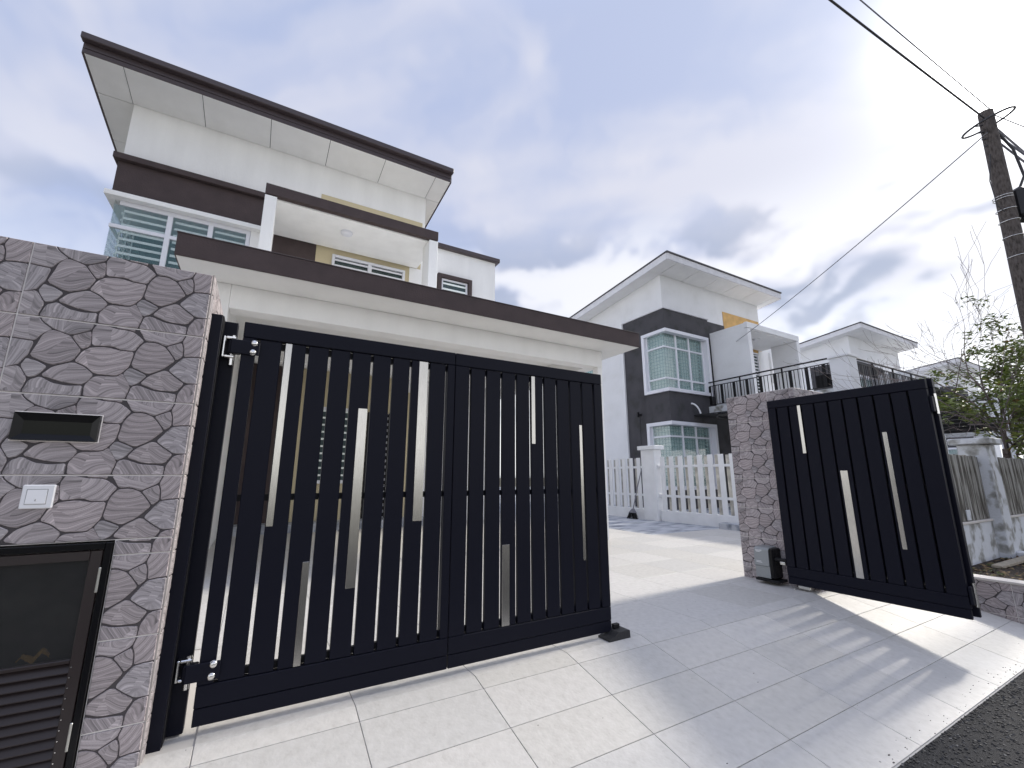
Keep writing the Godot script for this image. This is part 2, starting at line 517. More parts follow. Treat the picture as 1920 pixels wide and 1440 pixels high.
# tiles on an upright face: corner = upper left of the face, dir = the way along it, nrm = outwards; phase = where the first tile starts (0..0.6)
func clad(parent: Node, corner: Vector3, dir: Vector3, nrm: Vector3, width: float, height: float, phase: float, skip := Rect2(0, 0, 0, 0), top_phase := 0.0) -> void:
	var x := 0.0
	var basis := Basis(dir, Vector3.UP, nrm)
	var og := origin_of(parent)
	while x < width - 0.004:
		var u0 := fposmod(x + phase, 0.6)
		if u0 > 0.598: u0 = 0.0
		var w := minf(0.6 - u0, width - x)
		var y := 0.0
		while y < height - 0.004:
			var v0 := fposmod(y + top_phase, 0.305)
			if v0 > 0.303: v0 = 0.0
			var h := minf(0.305 - v0, height - y)
			var r := Rect2(x, y, w, h)
			var parts := [r]
			if skip.size.x > 0.0 and skip.intersects(r):
				parts = []
				var c := skip.intersection(r)
				if c.position.y > r.position.y + 0.004: parts.append(Rect2(r.position.x, r.position.y, r.size.x, c.position.y - r.position.y))
				if c.position.x > r.position.x + 0.004: parts.append(Rect2(r.position.x, c.position.y, c.position.x - r.position.x, c.size.y))
				if c.end.x < r.end.x - 0.004: parts.append(Rect2(c.end.x, c.position.y, r.end.x - c.end.x, c.size.y))
				if c.end.y < r.end.y - 0.004: parts.append(Rect2(r.position.x, c.end.y, r.size.x, r.end.y - c.end.y))
			for q in parts:
				var g := 0.0024
				var t := Mb.new()
				var lo := Vector3(q.position.x + g, -q.end.y + g, -0.006)
				var hi := Vector3(q.end.x - g, -q.position.y - g, 0.0)
				t.box(lo, hi, 0.0)
				var o := mi(parent, "tile", t.mesh(), M.groove)
				o.transform = Transform3D(basis, corner - og)
				var du: float = q.position.x - r.position.x
				var dv: float = q.position.y - r.position.y
				var at := Vector3(x - u0, -(y - v0), 0.0002)
				for st in stones_of(u0 + du + g, u0 + du + q.size.x - g, v0 + dv + g, v0 + dv + q.size.y - g):
					mi(o, "stone", st, M.strata, at)
			y += h
		x += w

# ---------- the sky ----------
func sky_panorama() -> ImageTexture:
	var w := 1024
	var h := 512
	var im := Image.create_empty(w, h, false, Image.FORMAT_RGBF)
	var n1 := FastNoiseLite.new()
	n1.frequency = 0.55
	n1.fractal_octaves = 6
	n1.seed = 3
	var n2 := FastNoiseLite.new()
	n2.frequency = 1.1
	n2.fractal_octaves = 6
	n2.seed = 41
	var sun := SUN.normalized()
	for y in h:
		var el := (0.5 - (y + 0.5) / h) * PI
		for x in w:
			var az := (x + 0.5) / w * TAU
			var d := Vector3(sin(az) * cos(el), sin(el), -cos(az) * cos(el))
			var e := maxf(d.y, 0.0)
			var px := d.x / (e + 0.22)
			var pz := d.z / (e + 0.22)
			# high thin veil, drawn out along one wind direction
			var u := px * 0.85 + pz * 0.5
			var v := -px * 0.5 + pz * 0.85
			var warp := n2.get_noise_3d(d.x * 1.3 + 5.0, d.y * 1.3, d.z * 1.3)
			var veil := n1.get_noise_2d(u * 0.8 + warp * 0.5, v * 1.9 + warp * 0.3) * 0.5 + 0.5
			var wisp := n2.get_noise_3d(d.x * 2.2 + warp, d.y * 7.5 + warp * 1.6, d.z * 2.2)
			var c := d.dot(sun)
			var blue := Color(0.160, 0.195, 0.295).lerp(Color(0.205, 0.240, 0.325), pow(1.0 - e, 3.0))
			var white := Color(0.278, 0.285, 0.332)
			var near := clampf((c + 0.25) / 1.1, 0.0, 1.0)
			var k := smoothstep(0.36, 0.66, veil + wisp * 0.10) * 0.80 + near * 0.28
			var col := blue.lerp(white, clampf(k, 0.0, 1.0))
			# bright haze towards the horizon
			col = col.lerp(Color(0.62, 0.625, 0.63), smoothstep(0.42, 0.06, e))
			# lower banks: white tops, bluish-grey undersides
			var low := smoothstep(0.56, 0.42, e) * smoothstep(0.06, 0.20, e)
			col = col.lerp(Color(0.40, 0.405, 0.425), low * near * smoothstep(-0.10, 0.20, wisp + (veil - 0.5) * 0.6) * 0.75)
			var bank := smoothstep(0.03, 0.30, -wisp + warp * 0.25) * low * (0.35 + 0.65 * near)
			var glow := 0.015 * pow(maxf(c, 0.0), 4.0) + 0.035 * pow(maxf(c, 0.0), 12.0) + 0.10 * pow(maxf(c, 0.0), 40.0) + 0.5 * pow(maxf(c, 0.0), 110.0) + 18.0 * pow(maxf(c, 0.0), 300.0)
			glow *= 1.0 - 0.35 * bank
			col = col.lerp(Color(0.155, 0.180, 0.240), bank * 0.78)
			var zen_fill := 1.0 + 0.9 * smoothstep(0.78, 1.0, e)  # extra zenith brightness added above the view to fill the front walls
			col = Color(col.r * zen_fill + glow * 0.80, col.g * zen_fill + glow * 0.80, col.b * zen_fill + glow * 0.78)
			if el < 0.0: col = Color(0.30, 0.31, 0.33)
			col = Color(col.r * 0.98, col.g * 0.98, col.b * 0.98)
			im.set_pixel(x, y, col)
	return ImageTexture.create_from_image(im)

# ---------- the setting ----------
func build_ground() -> void:
	tag(bx(self, "ground", M.ground, -300, 300, -0.6, -0.34, -300, 300, 0.0), "flat ground around the houses", "", "", "structure")
	tag(bx(self, "road", M.asphalt, -120, 120, -0.5, -0.262, -1.125, 6.0, 0.0), "black asphalt road along the driveway", "", "", "structure")
	# level paved yard behind the gate: a bedding slab with single tiles on it
	var yard := bx(self, "driveway", M.tile_grout, -7.0, 8.54, -0.33, -0.006, -20.0, CREST, 0.0)
	tag(yard, "pale tiled driveway behind the gate", "", "", "structure")
	var r := RandomNumberGenerator.new()
	r.seed = 11
	for i in range(-3, 14):
		for j in 13:
			var x0 := -0.1 + 0.617 * i
			var z1 := CREST - 0.6 * j
			var x1 := minf(x0 + 0.614, 8.535)
			var z0 := z1 - 0.597
			if x0 > 6.3 and z1 < -5.9: continue
			if x0 < -0.8 and j > 9: continue
			if x1 - x0 < 0.05: continue
			if x0 < -0.3 and j < 2: continue
			if x0 > 4.6 and x0 < 5.4 and j < 1: continue
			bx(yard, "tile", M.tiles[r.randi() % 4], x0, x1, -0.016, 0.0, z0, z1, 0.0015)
	tag(bx(self, "side_yard", M.conc, 6.40, 8.54, -0.2, 0.001, -20.0, -5.96, 0.002), "stained grey concrete beside the white picket fence", "", "", "structure")
	# the ramp down to the road
	var a := atan(SLOPE)
	var ramp := slab(self, "driveway_ramp", M.tile_grout, -6.0, 5.92, CREST, -0.30, -1.125, -0.30 - SLOPE * (-1.125 - CREST), 0.293)
	tag(ramp, "sloping tiled apron from the gate to the road", "", "", "structure")
	var og := origin_of(ramp)
	var rows := [[-2.36, -2.255], [-2.255, -1.975], [-1.975, -1.695], [-1.695, -1.415], [-1.415, -1.128]]
	for i in range(-2, 10):
		for q in rows:
			var x0 := -0.1 + 0.617 * i
			var w := minf(x0 + 0.614, 5.90) - x0
			if x0 < -1.0: continue
			var len: float = (q[1] - q[0]) / cos(a) - 0.003
			var key := "rt %.3f %.3f" % [w, len]
			if not cache.has(key):
				var m := Mb.new()
				m.box(Vector3(-w / 2, -0.016, -len / 2), Vector3(w / 2, 0, len / 2), 0.0015)
				cache[key] = m.mesh()
			var zc: float = (q[0] + q[1]) / 2.0
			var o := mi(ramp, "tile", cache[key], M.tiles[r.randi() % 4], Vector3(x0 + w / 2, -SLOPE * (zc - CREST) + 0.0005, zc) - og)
			o.rotation.x = a
	# neighbour's ground and the soil strip by the road
	tag(bx(self, "neighbour_yard", M.conc, 8.67, 90.0, -0.4, -0.02, -40.0, -2.62, 0.0), "grey yard of the neighbouring houses", "", "", "structure")
	tag(bx(self, "soil_strip", M.soil, 5.98, 60.0, -0.4, -0.19, -2.60, -1.13, 0.0), "dark bare soil between front fence and road", "", "", "structure")

func build_grit() -> void:
	var m := Mb.new()
	m.tube([Vector3(0, -0.4, 0), Vector3(0, 0.5, 0)], [1.0, 0.62], 5)
	var mm := MultiMesh.new()
	mm.transform_format = MultiMesh.TRANSFORM_3D
	mm.use_colors = true
	mm.mesh = m.mesh()
	var cnt := 9000
	mm.instance_count = cnt
	var r := RandomNumberGenerator.new()
	r.seed = 5
	for i in cnt:
		var s := r.randf_range(0.003, 0.0095)
		var at := Vector3(r.randf_range(1.6, 5.6), -0.262 + s * 0.1, -1.122 + pow(r.randf(), 1.3) * 1.3)
		var b := Basis(Vector3(r.randf() - 0.5, 1.0, r.randf() - 0.5).normalized(), r.randf() * TAU).scaled(Vector3(s * r.randf_range(0.7, 1.5), s * 0.8, s))
		mm.set_instance_transform(i, Transform3D(b, at))
		var t := 0.25 + 1.1 * pow(r.randf(), 3.0)
		mm.set_instance_color(i, Color(t, t, t * 1.01))
	var o := MultiMeshInstance3D.new()
	o.multimesh = mm
	o.material_override = M.grit
	put(o, "road_grit", self)
	tag(o, "coarse stone chips in the surface of the black asphalt", "grit", "", "stuff")

# ---------- walls by the gate ----------
func build_specks() -> void:
	var m := Mb.new()
	m.tube([Vector3(0, -0.3, 0), Vector3(0, 0.4, 0)], [1.0, 0.6], 5)
	var mm := MultiMesh.new()
	mm.transform_format = MultiMesh.TRANSFORM_3D
	mm.use_colors = true
	mm.mesh = m.mesh()
	mm.instance_count = 330
	var r := RandomNumberGenerator.new()
	r.seed = 15
	for i in 330:
		var edge := i < 130
		var z := r.randf_range(-6.0, -1.2) if not edge else -1.13 - absf(r.randfn(0, 0.045))
		var x := r.randf_range(-0.2, 5.8) if not edge else r.randf_range(1.6, 5.8)
		var y := 0.0 if z < CREST else -SLOPE * (z - CREST)
		var s := r.randf_range(0.0010, 0.0028) if not edge else r.randf_range(0.0010, 0.0045)
		mm.set_instance_transform(i, Transform3D(Basis(Vector3.UP, r.randf() * TAU).scaled(Vector3(s * r.randf_range(0.6, 2.4), s * 0.7, s)), Vector3(x, y + s * 0.4, z)))
		var t := r.randf_range(0.03, 0.25)
		mm.set_instance_color(i, Color(t, t * 0.92, t * 0.85))
	var o := MultiMeshInstance3D.new()
	o.multimesh = mm
	o.material_override = M.speck
	put(o, "dirt_specks", self)
	tag(o, "dark specks of dirt and grit scattered on the pale paving", "dirt", "", "stuff")

func build_left_wall() -> void:
	var w := thing("boundary_wall", Vector3(-1.7, 0, -2.7), "grey stone-patterned tile wall with letter slot, doorbell and meter cabinet", "wall")
	# core with an opening for the cabinet
	var cx0 := -1.35
	var cx1 := -0.449
	var f := -2.3272
	bx(w, "core", M.grout, -3.4, -0.2632, 0.806, 1.966, f, -3.10, 0.0)
	bx(w, "core", M.grout, cx1, -0.2632, -0.3, 0.806, f, -3.10, 0.0)
	bx(w, "core", M.grout, -3.4, cx0, -0.3, 0.806, f, -3.10, 0.0)
	bx(w, "core", M.cab_in, cx0, cx1, -0.3, 0.806, -2.95, -3.10, 0.0)
	bx(w, "core", M.cab_dark, cx0, cx1, -0.3, -0.03, f, -2.95, 0.0)
	var face := Vector3(-1.462, 1.968, -2.326)
	clad(w, face, Vector3.RIGHT, Vector3.BACK, 1.196, 2.20, 0.0, Rect2(0.112, 1.162, 0.901, 1.2))
	clad(w, Vector3(-0.262, 1.968, -2.332), Vector3.FORWARD, Vector3.RIGHT, 0.768, 2.0, 0.0)
	# pale corner trim
	bx(w, "corner_trim", M.edge_tile, -0.2685, -0.2615, -0.1, 1.969, -2.3325, -2.3255, 0.001)
	# letter slot
	var s := thing("letter_slot", Vector3(-0.678, 1.234, -2.326), "glossy black framed letter slot set in the stone wall", "letter slot")
	var m := Mb.new()
	var o := [Vector3(-0.799, 1.183, -2.306), Vector3(-0.558, 1.183, -2.306), Vector3(-0.558, 1.285, -2.306), Vector3(-0.799, 1.285, -2.306)]
	var i := [Vector3(-0.774, 1.206, -2.3215), Vector3(-0.583, 1.206, -2.3215), Vector3(-0.583, 1.256, -2.3215), Vector3(-0.774, 1.256, -2.3215)]
	for k in 4:
		var k2 := (k + 1) % 4
		m.poly([o[k], o[k2], i[k2], i[k]], Vector3(0, 0, 1))
		var dn := Vector3(0, 0, -0.022)
		m.poly([o[k], o[k2], o[k2] + dn, o[k] + dn], (o[k] + o[k2]) / 2.0 - Vector3(-0.678, 1.234, -2.318))
	wm(s, "frame", m, M.black_gloss)
	bx(s, "flap", M.slot_flap, -0.776, -0.581, 1.204, 1.258, -2.3285, -2.3217, 0.001)
	for q in [[-0.8035, -0.7995, 1.1785, 1.2895], [-0.5575, -0.5535, 1.1785, 1.2895], [-0.7994, -0.5576, 1.1785, 1.1825], [-0.7994, -0.5576, 1.2855, 1.2895]]: bx(s, "mortar_edge", M.grout, q[0], q[1], q[2], q[3], -2.329, -2.3210, 0.001)
	# doorbell
	var d := thing("doorbell", Vector3(-0.691, 0.976, -2.32), "square white doorbell switch on the stone wall", "doorbell")
	bx(d, "plate", M.plastic, -0.735, -0.647, 0.933, 1.019, -2.330, -2.314, 0.003)
	var b := Mb.new()
	b.poly([Vector3(-0.720, 0.951, -2.3105), Vector3(-0.667, 0.951, -2.3105), Vector3(-0.667, 1.001, -2.3135), Vector3(-0.720, 1.001, -2.3135)], Vector3(0, 0, 1))
	b.poly([Vector3(-0.720, 0.951, -2.3105), Vector3(-0.667, 0.951, -2.3105), Vector3(-0.667, 0.949, -2.3145), Vector3(-0.720, 0.949, -2.3145)], Vector3(0, -1, 0.3))
	for sx in [-0.720, -0.667]:
		b.poly([Vector3(sx, 0.951, -2.3105), Vector3(sx, 1.001, -2.3135), Vector3(sx, 0.951, -2.3145)], Vector3(signf(sx + 0.69), 0, 0))
	wm(d, "push_button", b, M.plastic)
	var ic := Mb.new()
	ic.tube([Vector3(-0.6935, 0.961, -2.3112), Vector3(-0.6935, 0.968, -2.3116)], [0.0028, 0.0011], 8)
	wm(d, "bell_symbol", ic, M.print_grey)
	bx(d, "button_gap", M.print_grey, -0.7225, -0.6645, 0.9475, 1.0035, -2.329, -2.3138, 0.0)

func build_cabinet() -> void:
	var c := thing("meter_cabinet", Vector3(-0.9, 0, -2.33), "dark brown metal meter cabinet door with glass and louvres", "cabinet")
	var x0 := -1.345
	var x1 := -0.452
	var y0 := -0.02
	var y1 := 0.800
	bx(c, "frame", M.black_gloss, x1 - 0.021, x1, y0, y1, -2.345, -2.312, 0.002)
	bx(c, "frame", M.black_gloss, x0, x0 + 0.021, y0, y1, -2.345, -2.312, 0.002)
	bx(c, "frame", M.black_gloss, x0 + 0.0215, x1 - 0.0215, y1 - 0.024, y1, -2.345, -2.312, 0.002)
	bx(c, "frame", M.black_gloss, x0 + 0.0215, x1 - 0.0215, y0, y0 + 0.024, -2.345, -2.312, 0.002)
	var d0 := x0 + 0.025
	var d1 := x1 - 0.025
	bx(c, "door_stile", M.cab, d1 - 0.036, d1, y0 + 0.028, y1 - 0.028, -2.345, -2.318, 0.002)
	bx(c, "door_stile", M.cab, d0, d0 + 0.036, y0 + 0.028, y1 - 0.028, -2.345, -2.318, 0.002)
	bx(c, "door_rail", M.cab, d0 + 0.0365, d1 - 0.0365, y1 - 0.062, y1 - 0.028, -2.345, -2.318, 0.002)
	bx(c, "door_rail", M.cab, d0 + 0.0365, d1 - 0.0365, y0 + 0.028, y0 + 0.06, -2.345, -2.318, 0.002)
	bx(c, "door_rail", M.cab, d0 + 0.0365, d1 - 0.0365, 0.385, 0.398, -2.345, -2.320, 0.002)
	bx(c, "glass_pane", M.smoke, d0 + 0.034, d1 - 0.034, 0.395, y1 - 0.058, -2.336, -2.333, 0.0)
	var y := 0.385
	while y > y0 + 0.065:
		var m := Mb.new()
		var xa := d0 + 0.037
		var xb := d1 - 0.037
		var p := [Vector3(xa, y, -2.343), Vector3(xb, y, -2.343), Vector3(xb, y - 0.030, -2.322), Vector3(xa, y - 0.030, -2.322)]
		m.poly(p, Vector3(0, 0.5, 1))
		m.poly([p[2], p[3], p[3] + Vector3(0, -0.003, 0), p[2] + Vector3(0, -0.003, 0)], Vector3(0, 0, 1))
		m.poly([p[0] + Vector3(0, -0.004, 0), p[1] + Vector3(0, -0.004, 0), p[2] + Vector3(0, -0.003, 0), p[3] + Vector3(0, -0.003, 0)], Vector3(0, -1, -0.5))
		wm(c, "louvre_blade", m, M.cab)
		var rv := Mb.new()
		rv.tube([Vector3(d1 - 0.030, y - 0.012, -2.319), Vector3(d1 - 0.030, y - 0.012, -2.3155)], [0.0034, 0.002], 8)
		wm(c, "rivet", rv, M.chrome)
		y -= 0.0335
	bx(c, "louvre_back", M.cab_dark, d0 + 0.03, d1 - 0.03, y0 + 0.03, 0.390, -2.36, -2.350, 0.0)
	for hy in [0.665, 0.145]: bx(c, "hinge", M.alu, x1 - 0.0285, x1 - 0.0205, hy - 0.045, hy + 0.045, -2.322, -2.3105, 0.002)
	# inside: a pipe with its meter, and something yellow-brown on the rail
	var pm := Mb.new()
	pm.tube([Vector3(-1.25, 0.70, -2.80), Vector3(-0.60, 0.705, -2.82)], [0.009, 0.009], 8)
	wm(c, "pipe", pm, M.alu)
	var l := Mb.new()
	var r := RandomNumberGenerator.new()
	r.seed = 3
	var pts := []
	for k in 9: pts.append(Vector3(-0.665 + 0.0105 * k, 0.407 + 0.011 * sin(k * 1.3) * (0.4 + r.randf()) + 0.004 * k * 0.4, -2.352 - 0.004 * (k % 2)))
	for k in 8:
		var wd := 0.012 * sin((k + 0.8) / 9.0 * PI)
		var a: Vector3 = pts[k]
		var b: Vector3 = pts[k + 1]
		l.poly([a + Vector3(0, wd, 0.004), b + Vector3(0, wd, 0.0), b - Vector3(0, wd * 0.7, 0), a - Vector3(0, wd * 0.7, 0)], Vector3(0, 0.2, 1))
		l.poly([a + Vector3(0, wd, 0.004), b + Vector3(0, wd, 0.0), b + Vector3(0, wd, -0.012), a + Vector3(0, wd, -0.012)], Vector3(0, 1, 0))
	tag(wm(self, "dry_leaf", l, M.leaf_dry), "curled yellow-brown leaf lying behind the cabinet glass", "leaf")

func build_post() -> void:
	var p := thing("gate_post", Vector3(-0.21, 0, -2.44), "black steel gate post bolted beside the left stone wall", "post")
	bx(p, "post_tube", M.black, -0.2605, -0.213, -0.012, 1.807, -2.475, -2.398, 0.003)
	bx(p, "jamb", M.black, -0.2125, -0.152, 0.0, 1.802, -2.535, -2.480, 0.003)
	bx(p, "lit_side_strip", M.black_side, -0.2135, -0.209, 0.0, 1.804, -2.4795, -2.405, 0.001)  # paler strip painting the lit side face of the post tube
	for q in [[1.612, 1.716], [0.212, 0.296]]:
		# u-shaped steel strap that carries the hinge pin
		bx(p, "hinge_strap", M.chrome, -0.203, -0.192, q[0], q[1], -2.478, -2.432, 0.003)
		bx(p, "hinge_strap", M.chrome, -0.1915, -0.150, q[1] - 0.011, q[1], -2.478, -2.432, 0.003)
		bx(p, "hinge_strap", M.chrome, -0.1915, -0.150, q[0], q[0] + 0.011, -2.478, -2.432, 0.003)
		var m := Mb.new()
		m.tube([Vector3(-0.163, q[0] - 0.035, -2.455), Vector3(-0.163, q[1] + 0.01, -2.455)], [0.011, 0.011], 12)
		wm(p, "hinge_pin", m, M.chrome)

# ---------- gate leaves ----------
# a panel in its own axes: x along, y up, face at z = 0, body towards -z
func gate_panel(g: Node3D, xf: Transform3D, x0: float, x1: float, gaps: Array, strips: Array, lift := 0.0) -> void:
	var add := func(called: String, mat: Material, a0: float, a1: float, b0: float, b1: float, c0: float, c1: float, bev: float):
		var lo := Vector3(minf(a0, a1), minf(b0, b1), minf(c0, c1))
		var hi := Vector3(maxf(a0, a1), maxf(b0, b1), maxf(c0, c1))
		var s := hi - lo
		var key := "%.4f %.4f %.4f %.4f" % [s.x, s.y, s.z, bev]
		if not cache.has(key):
			var m := Mb.new()
			m.box(-s / 2.0, s / 2.0, bev)
			cache[key] = m.mesh()
		var o := mi(g, called, cache[key], mat)
		var t := xf * Transform3D(Basis(), (lo + hi) / 2.0)
		t.origin -= origin_of(g)
		o.transform = t
	var bot := 0.034 + lift
	var top := 1.80
	var gw := 0.0075
	var n := gaps.size()
	var t0 := 1.722
	var b0 := 0.187
	add.call("top_rail", M.black, x0, x1, t0, top, 0.0, -0.045, 0.003)
	add.call("bottom_rail", M.black, x0, x1, 0.1025, b0, 0.0, -0.045, 0.003)
	add.call("kick_plate", M.black, x0 + 0.001, x1 - 0.001, bot, 0.0995, -0.002, -0.03, 0.002)
	add.call("stile", M.black, x0, gaps[0] - gw, b0 + 0.0015, t0 - 0.0015, 0.0, -0.045, 0.003)
	add.call("stile", M.black, gaps[n - 1] + gw, x1, b0 + 0.0015, t0 - 0.0015, 0.0, -0.045, 0.003)
	for i in n - 1:
		add.call("slat", M.black, gaps[i] + gw, gaps[i + 1] - gw, b0 + 0.0025, t0 - 0.0035, -0.004, -0.029, 0.0025)
	add.call("mid_rail", M.black_side, gaps[0] - gw - 0.01, gaps[n - 1] + gw + 0.01, 0.935, 0.966, -0.0305, -0.054, 0.001)
	add.call("back_rail", M.black_side, gaps[0] - gw - 0.01, gaps[n - 1] + gw + 0.01, t0 - 0.036, t0 - 0.004, -0.0305, -0.054, 0.001)
	add.call("back_rail", M.black_side, gaps[0] - gw - 0.01, gaps[n - 1] + gw + 0.01, b0 + 0.004, b0 + 0.034, -0.0305, -0.054, 0.001)
	for s in strips: add.call("steel_strip", M.steel, s[0], s[1], s[2], s[3], -0.0035, -0.0015, 0.0006)

func bolt(parent: Node, at: Vector3, ax: Vector3) -> void:
	var m := Mb.new()
	var pr := []
	for k in 6: pr.append(Vector2(0.0145 * cos(k * PI / 10.0), 0.009 * sin(k * PI / 10.0)))
	pr.insert(0, Vector2(0.016, -0.001))
	pr.append(Vector2(0.0, 0.009))
	m.lathe(pr, 18)
	var o := mi(parent, "bolt", m.mesh(), M.chrome)
	o.transform = Transform3D(Basis(Quaternion(Vector3.UP, ax)), at - origin_of(parent))

const GAPS_A := [-0.057, 0.055, 0.168, 0.279, 0.389, 0.501, 0.612, 0.723, 0.834, 0.945]
const GAPS_B := [1.104, 1.215, 1.327, 1.438, 1.548, 1.657, 1.767, 1.878, 1.988, 2.098]

func build_gate() -> void:
	var g := thing("driveway_gate", Vector3(1.0, 0, -2.43), "closed left leaf of the black slatted gate with steel strips", "gate", "black gate leaves")
	var xf := Transform3D(Basis(), Vector3(0, 0, -2.43))
	gate_panel(g, xf, -0.124, 0.9995, GAPS_A, [[0.0655, 0.095, 0.818, 1.7165], [0.445, 0.4925, 0.500, 1.410], [0.773, 0.8255, 0.808, 1.7165], [0.240, 0.2705, 0.1905, 0.645]])
	gate_panel(g, xf, 1.0035, 2.178, GAPS_B, [[1.557, 1.584, 1.260, 1.7165], [1.957, 1.9795, 0.499, 1.406], [1.336, 1.387, 0.1905, 0.642]])
	for y in [1.668, 0.243]:
		var br := bx(g, "hinge_plate", M.black, -0.170, -0.047, y - 0.036, y + 0.034, -2.4292, -2.418, 0.004)
		bx(g, "hinge_arm", M.black, -0.180, -0.1265, y - 0.033, y + 0.031, -2.468, -2.4305, 0.004)
		bolt(br, Vector3(-0.072, y + 0.023, -2.4185), Vector3.BACK)
		bolt(br, Vector3(-0.075, y - 0.022, -2.4185), Vector3.BACK)
	# drive arm bracket near the lower hinge
	bx(g, "arm_bracket", M.black, -0.123, -0.083, 0.30, 0.52, -2.520, -2.478, 0.006)
	for y in [1.50, 0.30]: bx(g, "panel_hinge", M.black_side, 0.975, 1.03, y - 0.05, y + 0.05, -2.50, -2.478, 0.004)
	var s := thing("gate_stopper", Vector3(2.2, 0, -2.42), "black rubber gate stop under the gate's free corner", "gate stop")
	var m := Mb.new()
	var pf := [Vector2(2.09, 0.0), Vector2(2.09, 0.012), Vector2(2.135, 0.024), Vector2(2.175, 0.046), Vector2(2.265, 0.048), Vector2(2.272, 0.042), Vector2(2.274, 0.0)]
	for z in [[-2.36, -2.47]]:
		var a := []
		var b := []
		for q in pf:
			a.append(Vector3(q.x, q.y, z[0]))
			b.append(Vector3(q.x, q.y, z[1]))
		m.poly(a, Vector3.BACK)
		m.poly(b, Vector3.FORWARD)
		for k in pf.size():
			var k2 := (k + 1) % pf.size()
			m.poly([a[k], a[k2], b[k2], b[k]], (a[k] + a[k2]) / 2.0 - Vector3(2.18, 0.02, z[0]))
	wm(s, "block", m, M.rubber)
	bx(s, "catch_plate", M.black_side, 2.190, 2.240, 0.0485, 0.075, -2.45, -2.42, 0.003)

func build_folded_gate() -> void:
	var g := thing("driveway_gate", Vector3(4.56, 0, -1.9), "folded right leaf of the black slatted gate standing open", "gate", "black gate leaves")
	# the inner panel looks to -x: along = from its far edge towards the road
	var gaps := []
	for k in 10: gaps.append(0.085 + 0.1172 * k)
	var b := Basis(Vector3.BACK, Vector3.UP, Vector3.LEFT)
	gate_panel(g, Transform3D(b, Vector3(4.53, 0.012, -2.545)), 0.0, 1.262, gaps, [[0.288, 0.316, 1.253, 1.7165], [0.576, 0.632, 0.1905, 1.087], [0.929, 0.960, 0.468, 1.40]], 0.0)
	var gaps2 := []
	for k in 9: gaps2.append(1.289 - gaps[9 - k])
	var b2 := Basis(Vector3.FORWARD, Vector3.UP, Vector3.RIGHT)
	gate_panel(g, Transform3D(b2, Vector3(4.648, 0.020, -1.262)), 0.0, 1.16, gaps2, [], 0.0)
	for y in [1.615, 0.215]:
		bx(g, "panel_hinge", M.black, 4.536, 4.645, y - 0.07, y + 0.055, -1.2805, -1.262, 0.004)
		var m := Mb.new()
		m.tube([Vector3(4.590, y - 0.085, -1.258), Vector3(4.590, y + 0.075, -1.258)], [0.010, 0.010], 10)
		wm(g, "hinge_pin", m, M.chrome)
	bx(g, "drop_bolt", M.alu, 4.50, 4.518, -0.03, 0.014, -2.49, -2.475, 0.003)
	bx(g, "bottom_guide", M.alu, 4.532, 4.56, 0.018, 0.044, -2.46, -2.36, 0.003)

func build_right_pillar() -> void:
	var p := thing("gate_pillar", Vector3(5.0, 0, -2.7), "tall stone-patterned pillar beside the folded gate", "pillar")
	bx(p, "core", M.grout, 4.6612, 5.36, -0.25, 1.935, -2.3334, -3.0765, 0.0)
	clad(p, Vector3(4.66, 1.938, -3.078), Vector3.BACK, Vector3.LEFT, 0.746, 2.12, 0.13)
	clad(p, Vector3(4.661, 1.938, -2.332), Vector3.RIGHT, Vector3.BACK, 0.70, 2.18, 0.0)
	bx(p, "top_slab", M.coping, 4.668, 5.362, 1.936, 1.940, -2.340, -3.073, 0.001)
	bx(p, "side_wall", M.old_white, 5.362, 8.50, -0.25, 1.30, -2.45, -2.60, 0.004)
	# swing motor on its inner face
	var o := thing("gate_motor", Vector3(4.6, 0, -2.78), "grey and black gate motor box at the foot of the pillar", "motor")
	var m := Mb.new()
	var z0 := -2.845
	var z1 := -2.700
	var pf := [Vector2(4.656, 0.352), Vector2(4.535, 0.345), Vector2(4.512, 0.325), Vector2(4.500, 0.175), Vector2(4.512, 0.165), Vector2(4.512, 0.06), Vector2(4.656, 0.055)]
	var a := []
	var c := []
	for q in pf:
		a.append(Vector3(q.x, q.y, z1))
		c.append(Vector3(q.x, q.y, z0))
	m.poly(c, Vector3.FORWARD)
	for k in pf.size():
		var k2 := (k + 1) % pf.size()
		var mid: Vector3 = (a[k] + a[k2]) / 2.0
		m.poly([a[k], a[k2], c[k2], c[k]], mid - Vector3(4.58, 0.2, z1))
	m.poly(a, Vector3.BACK)
	wm(o, "housing", m, M.motor)
	bx(o, "end_cover", M.black_gloss, 4.508, 4.655, 0.058, 0.343, -2.698, -2.655, 0.010)
	bx(o, "foot_plate", M.black_side, 4.50, 4.656, 0.028, 0.052, -2.85, -2.62, 0.003)
	bx(o, "drive_arm", M.black_side, 4.525, 4.565, 0.235, 0.262, -2.654, -2.548, 0.004)
	bx(o, "arm_joint", M.alu, 4.518, 4.572, 0.205, 0.234, -2.60, -2.55, 0.004)
	for q in [[0.318, -2.832, -2.765], [0.309, -2.832, -2.770], [0.301, -2.822, -2.785], [0.214, -2.825, -2.775], [0.203, -2.825, -2.765]]:
		var x: float = 4.512 - (0.325 - q[0]) * 0.08 - 0.0006
		bx(o, "printed_line", M.plastic, x, x + 0.0012, q[0] - 0.002, q[0] + 0.002, q[1], q[2], 0.0)

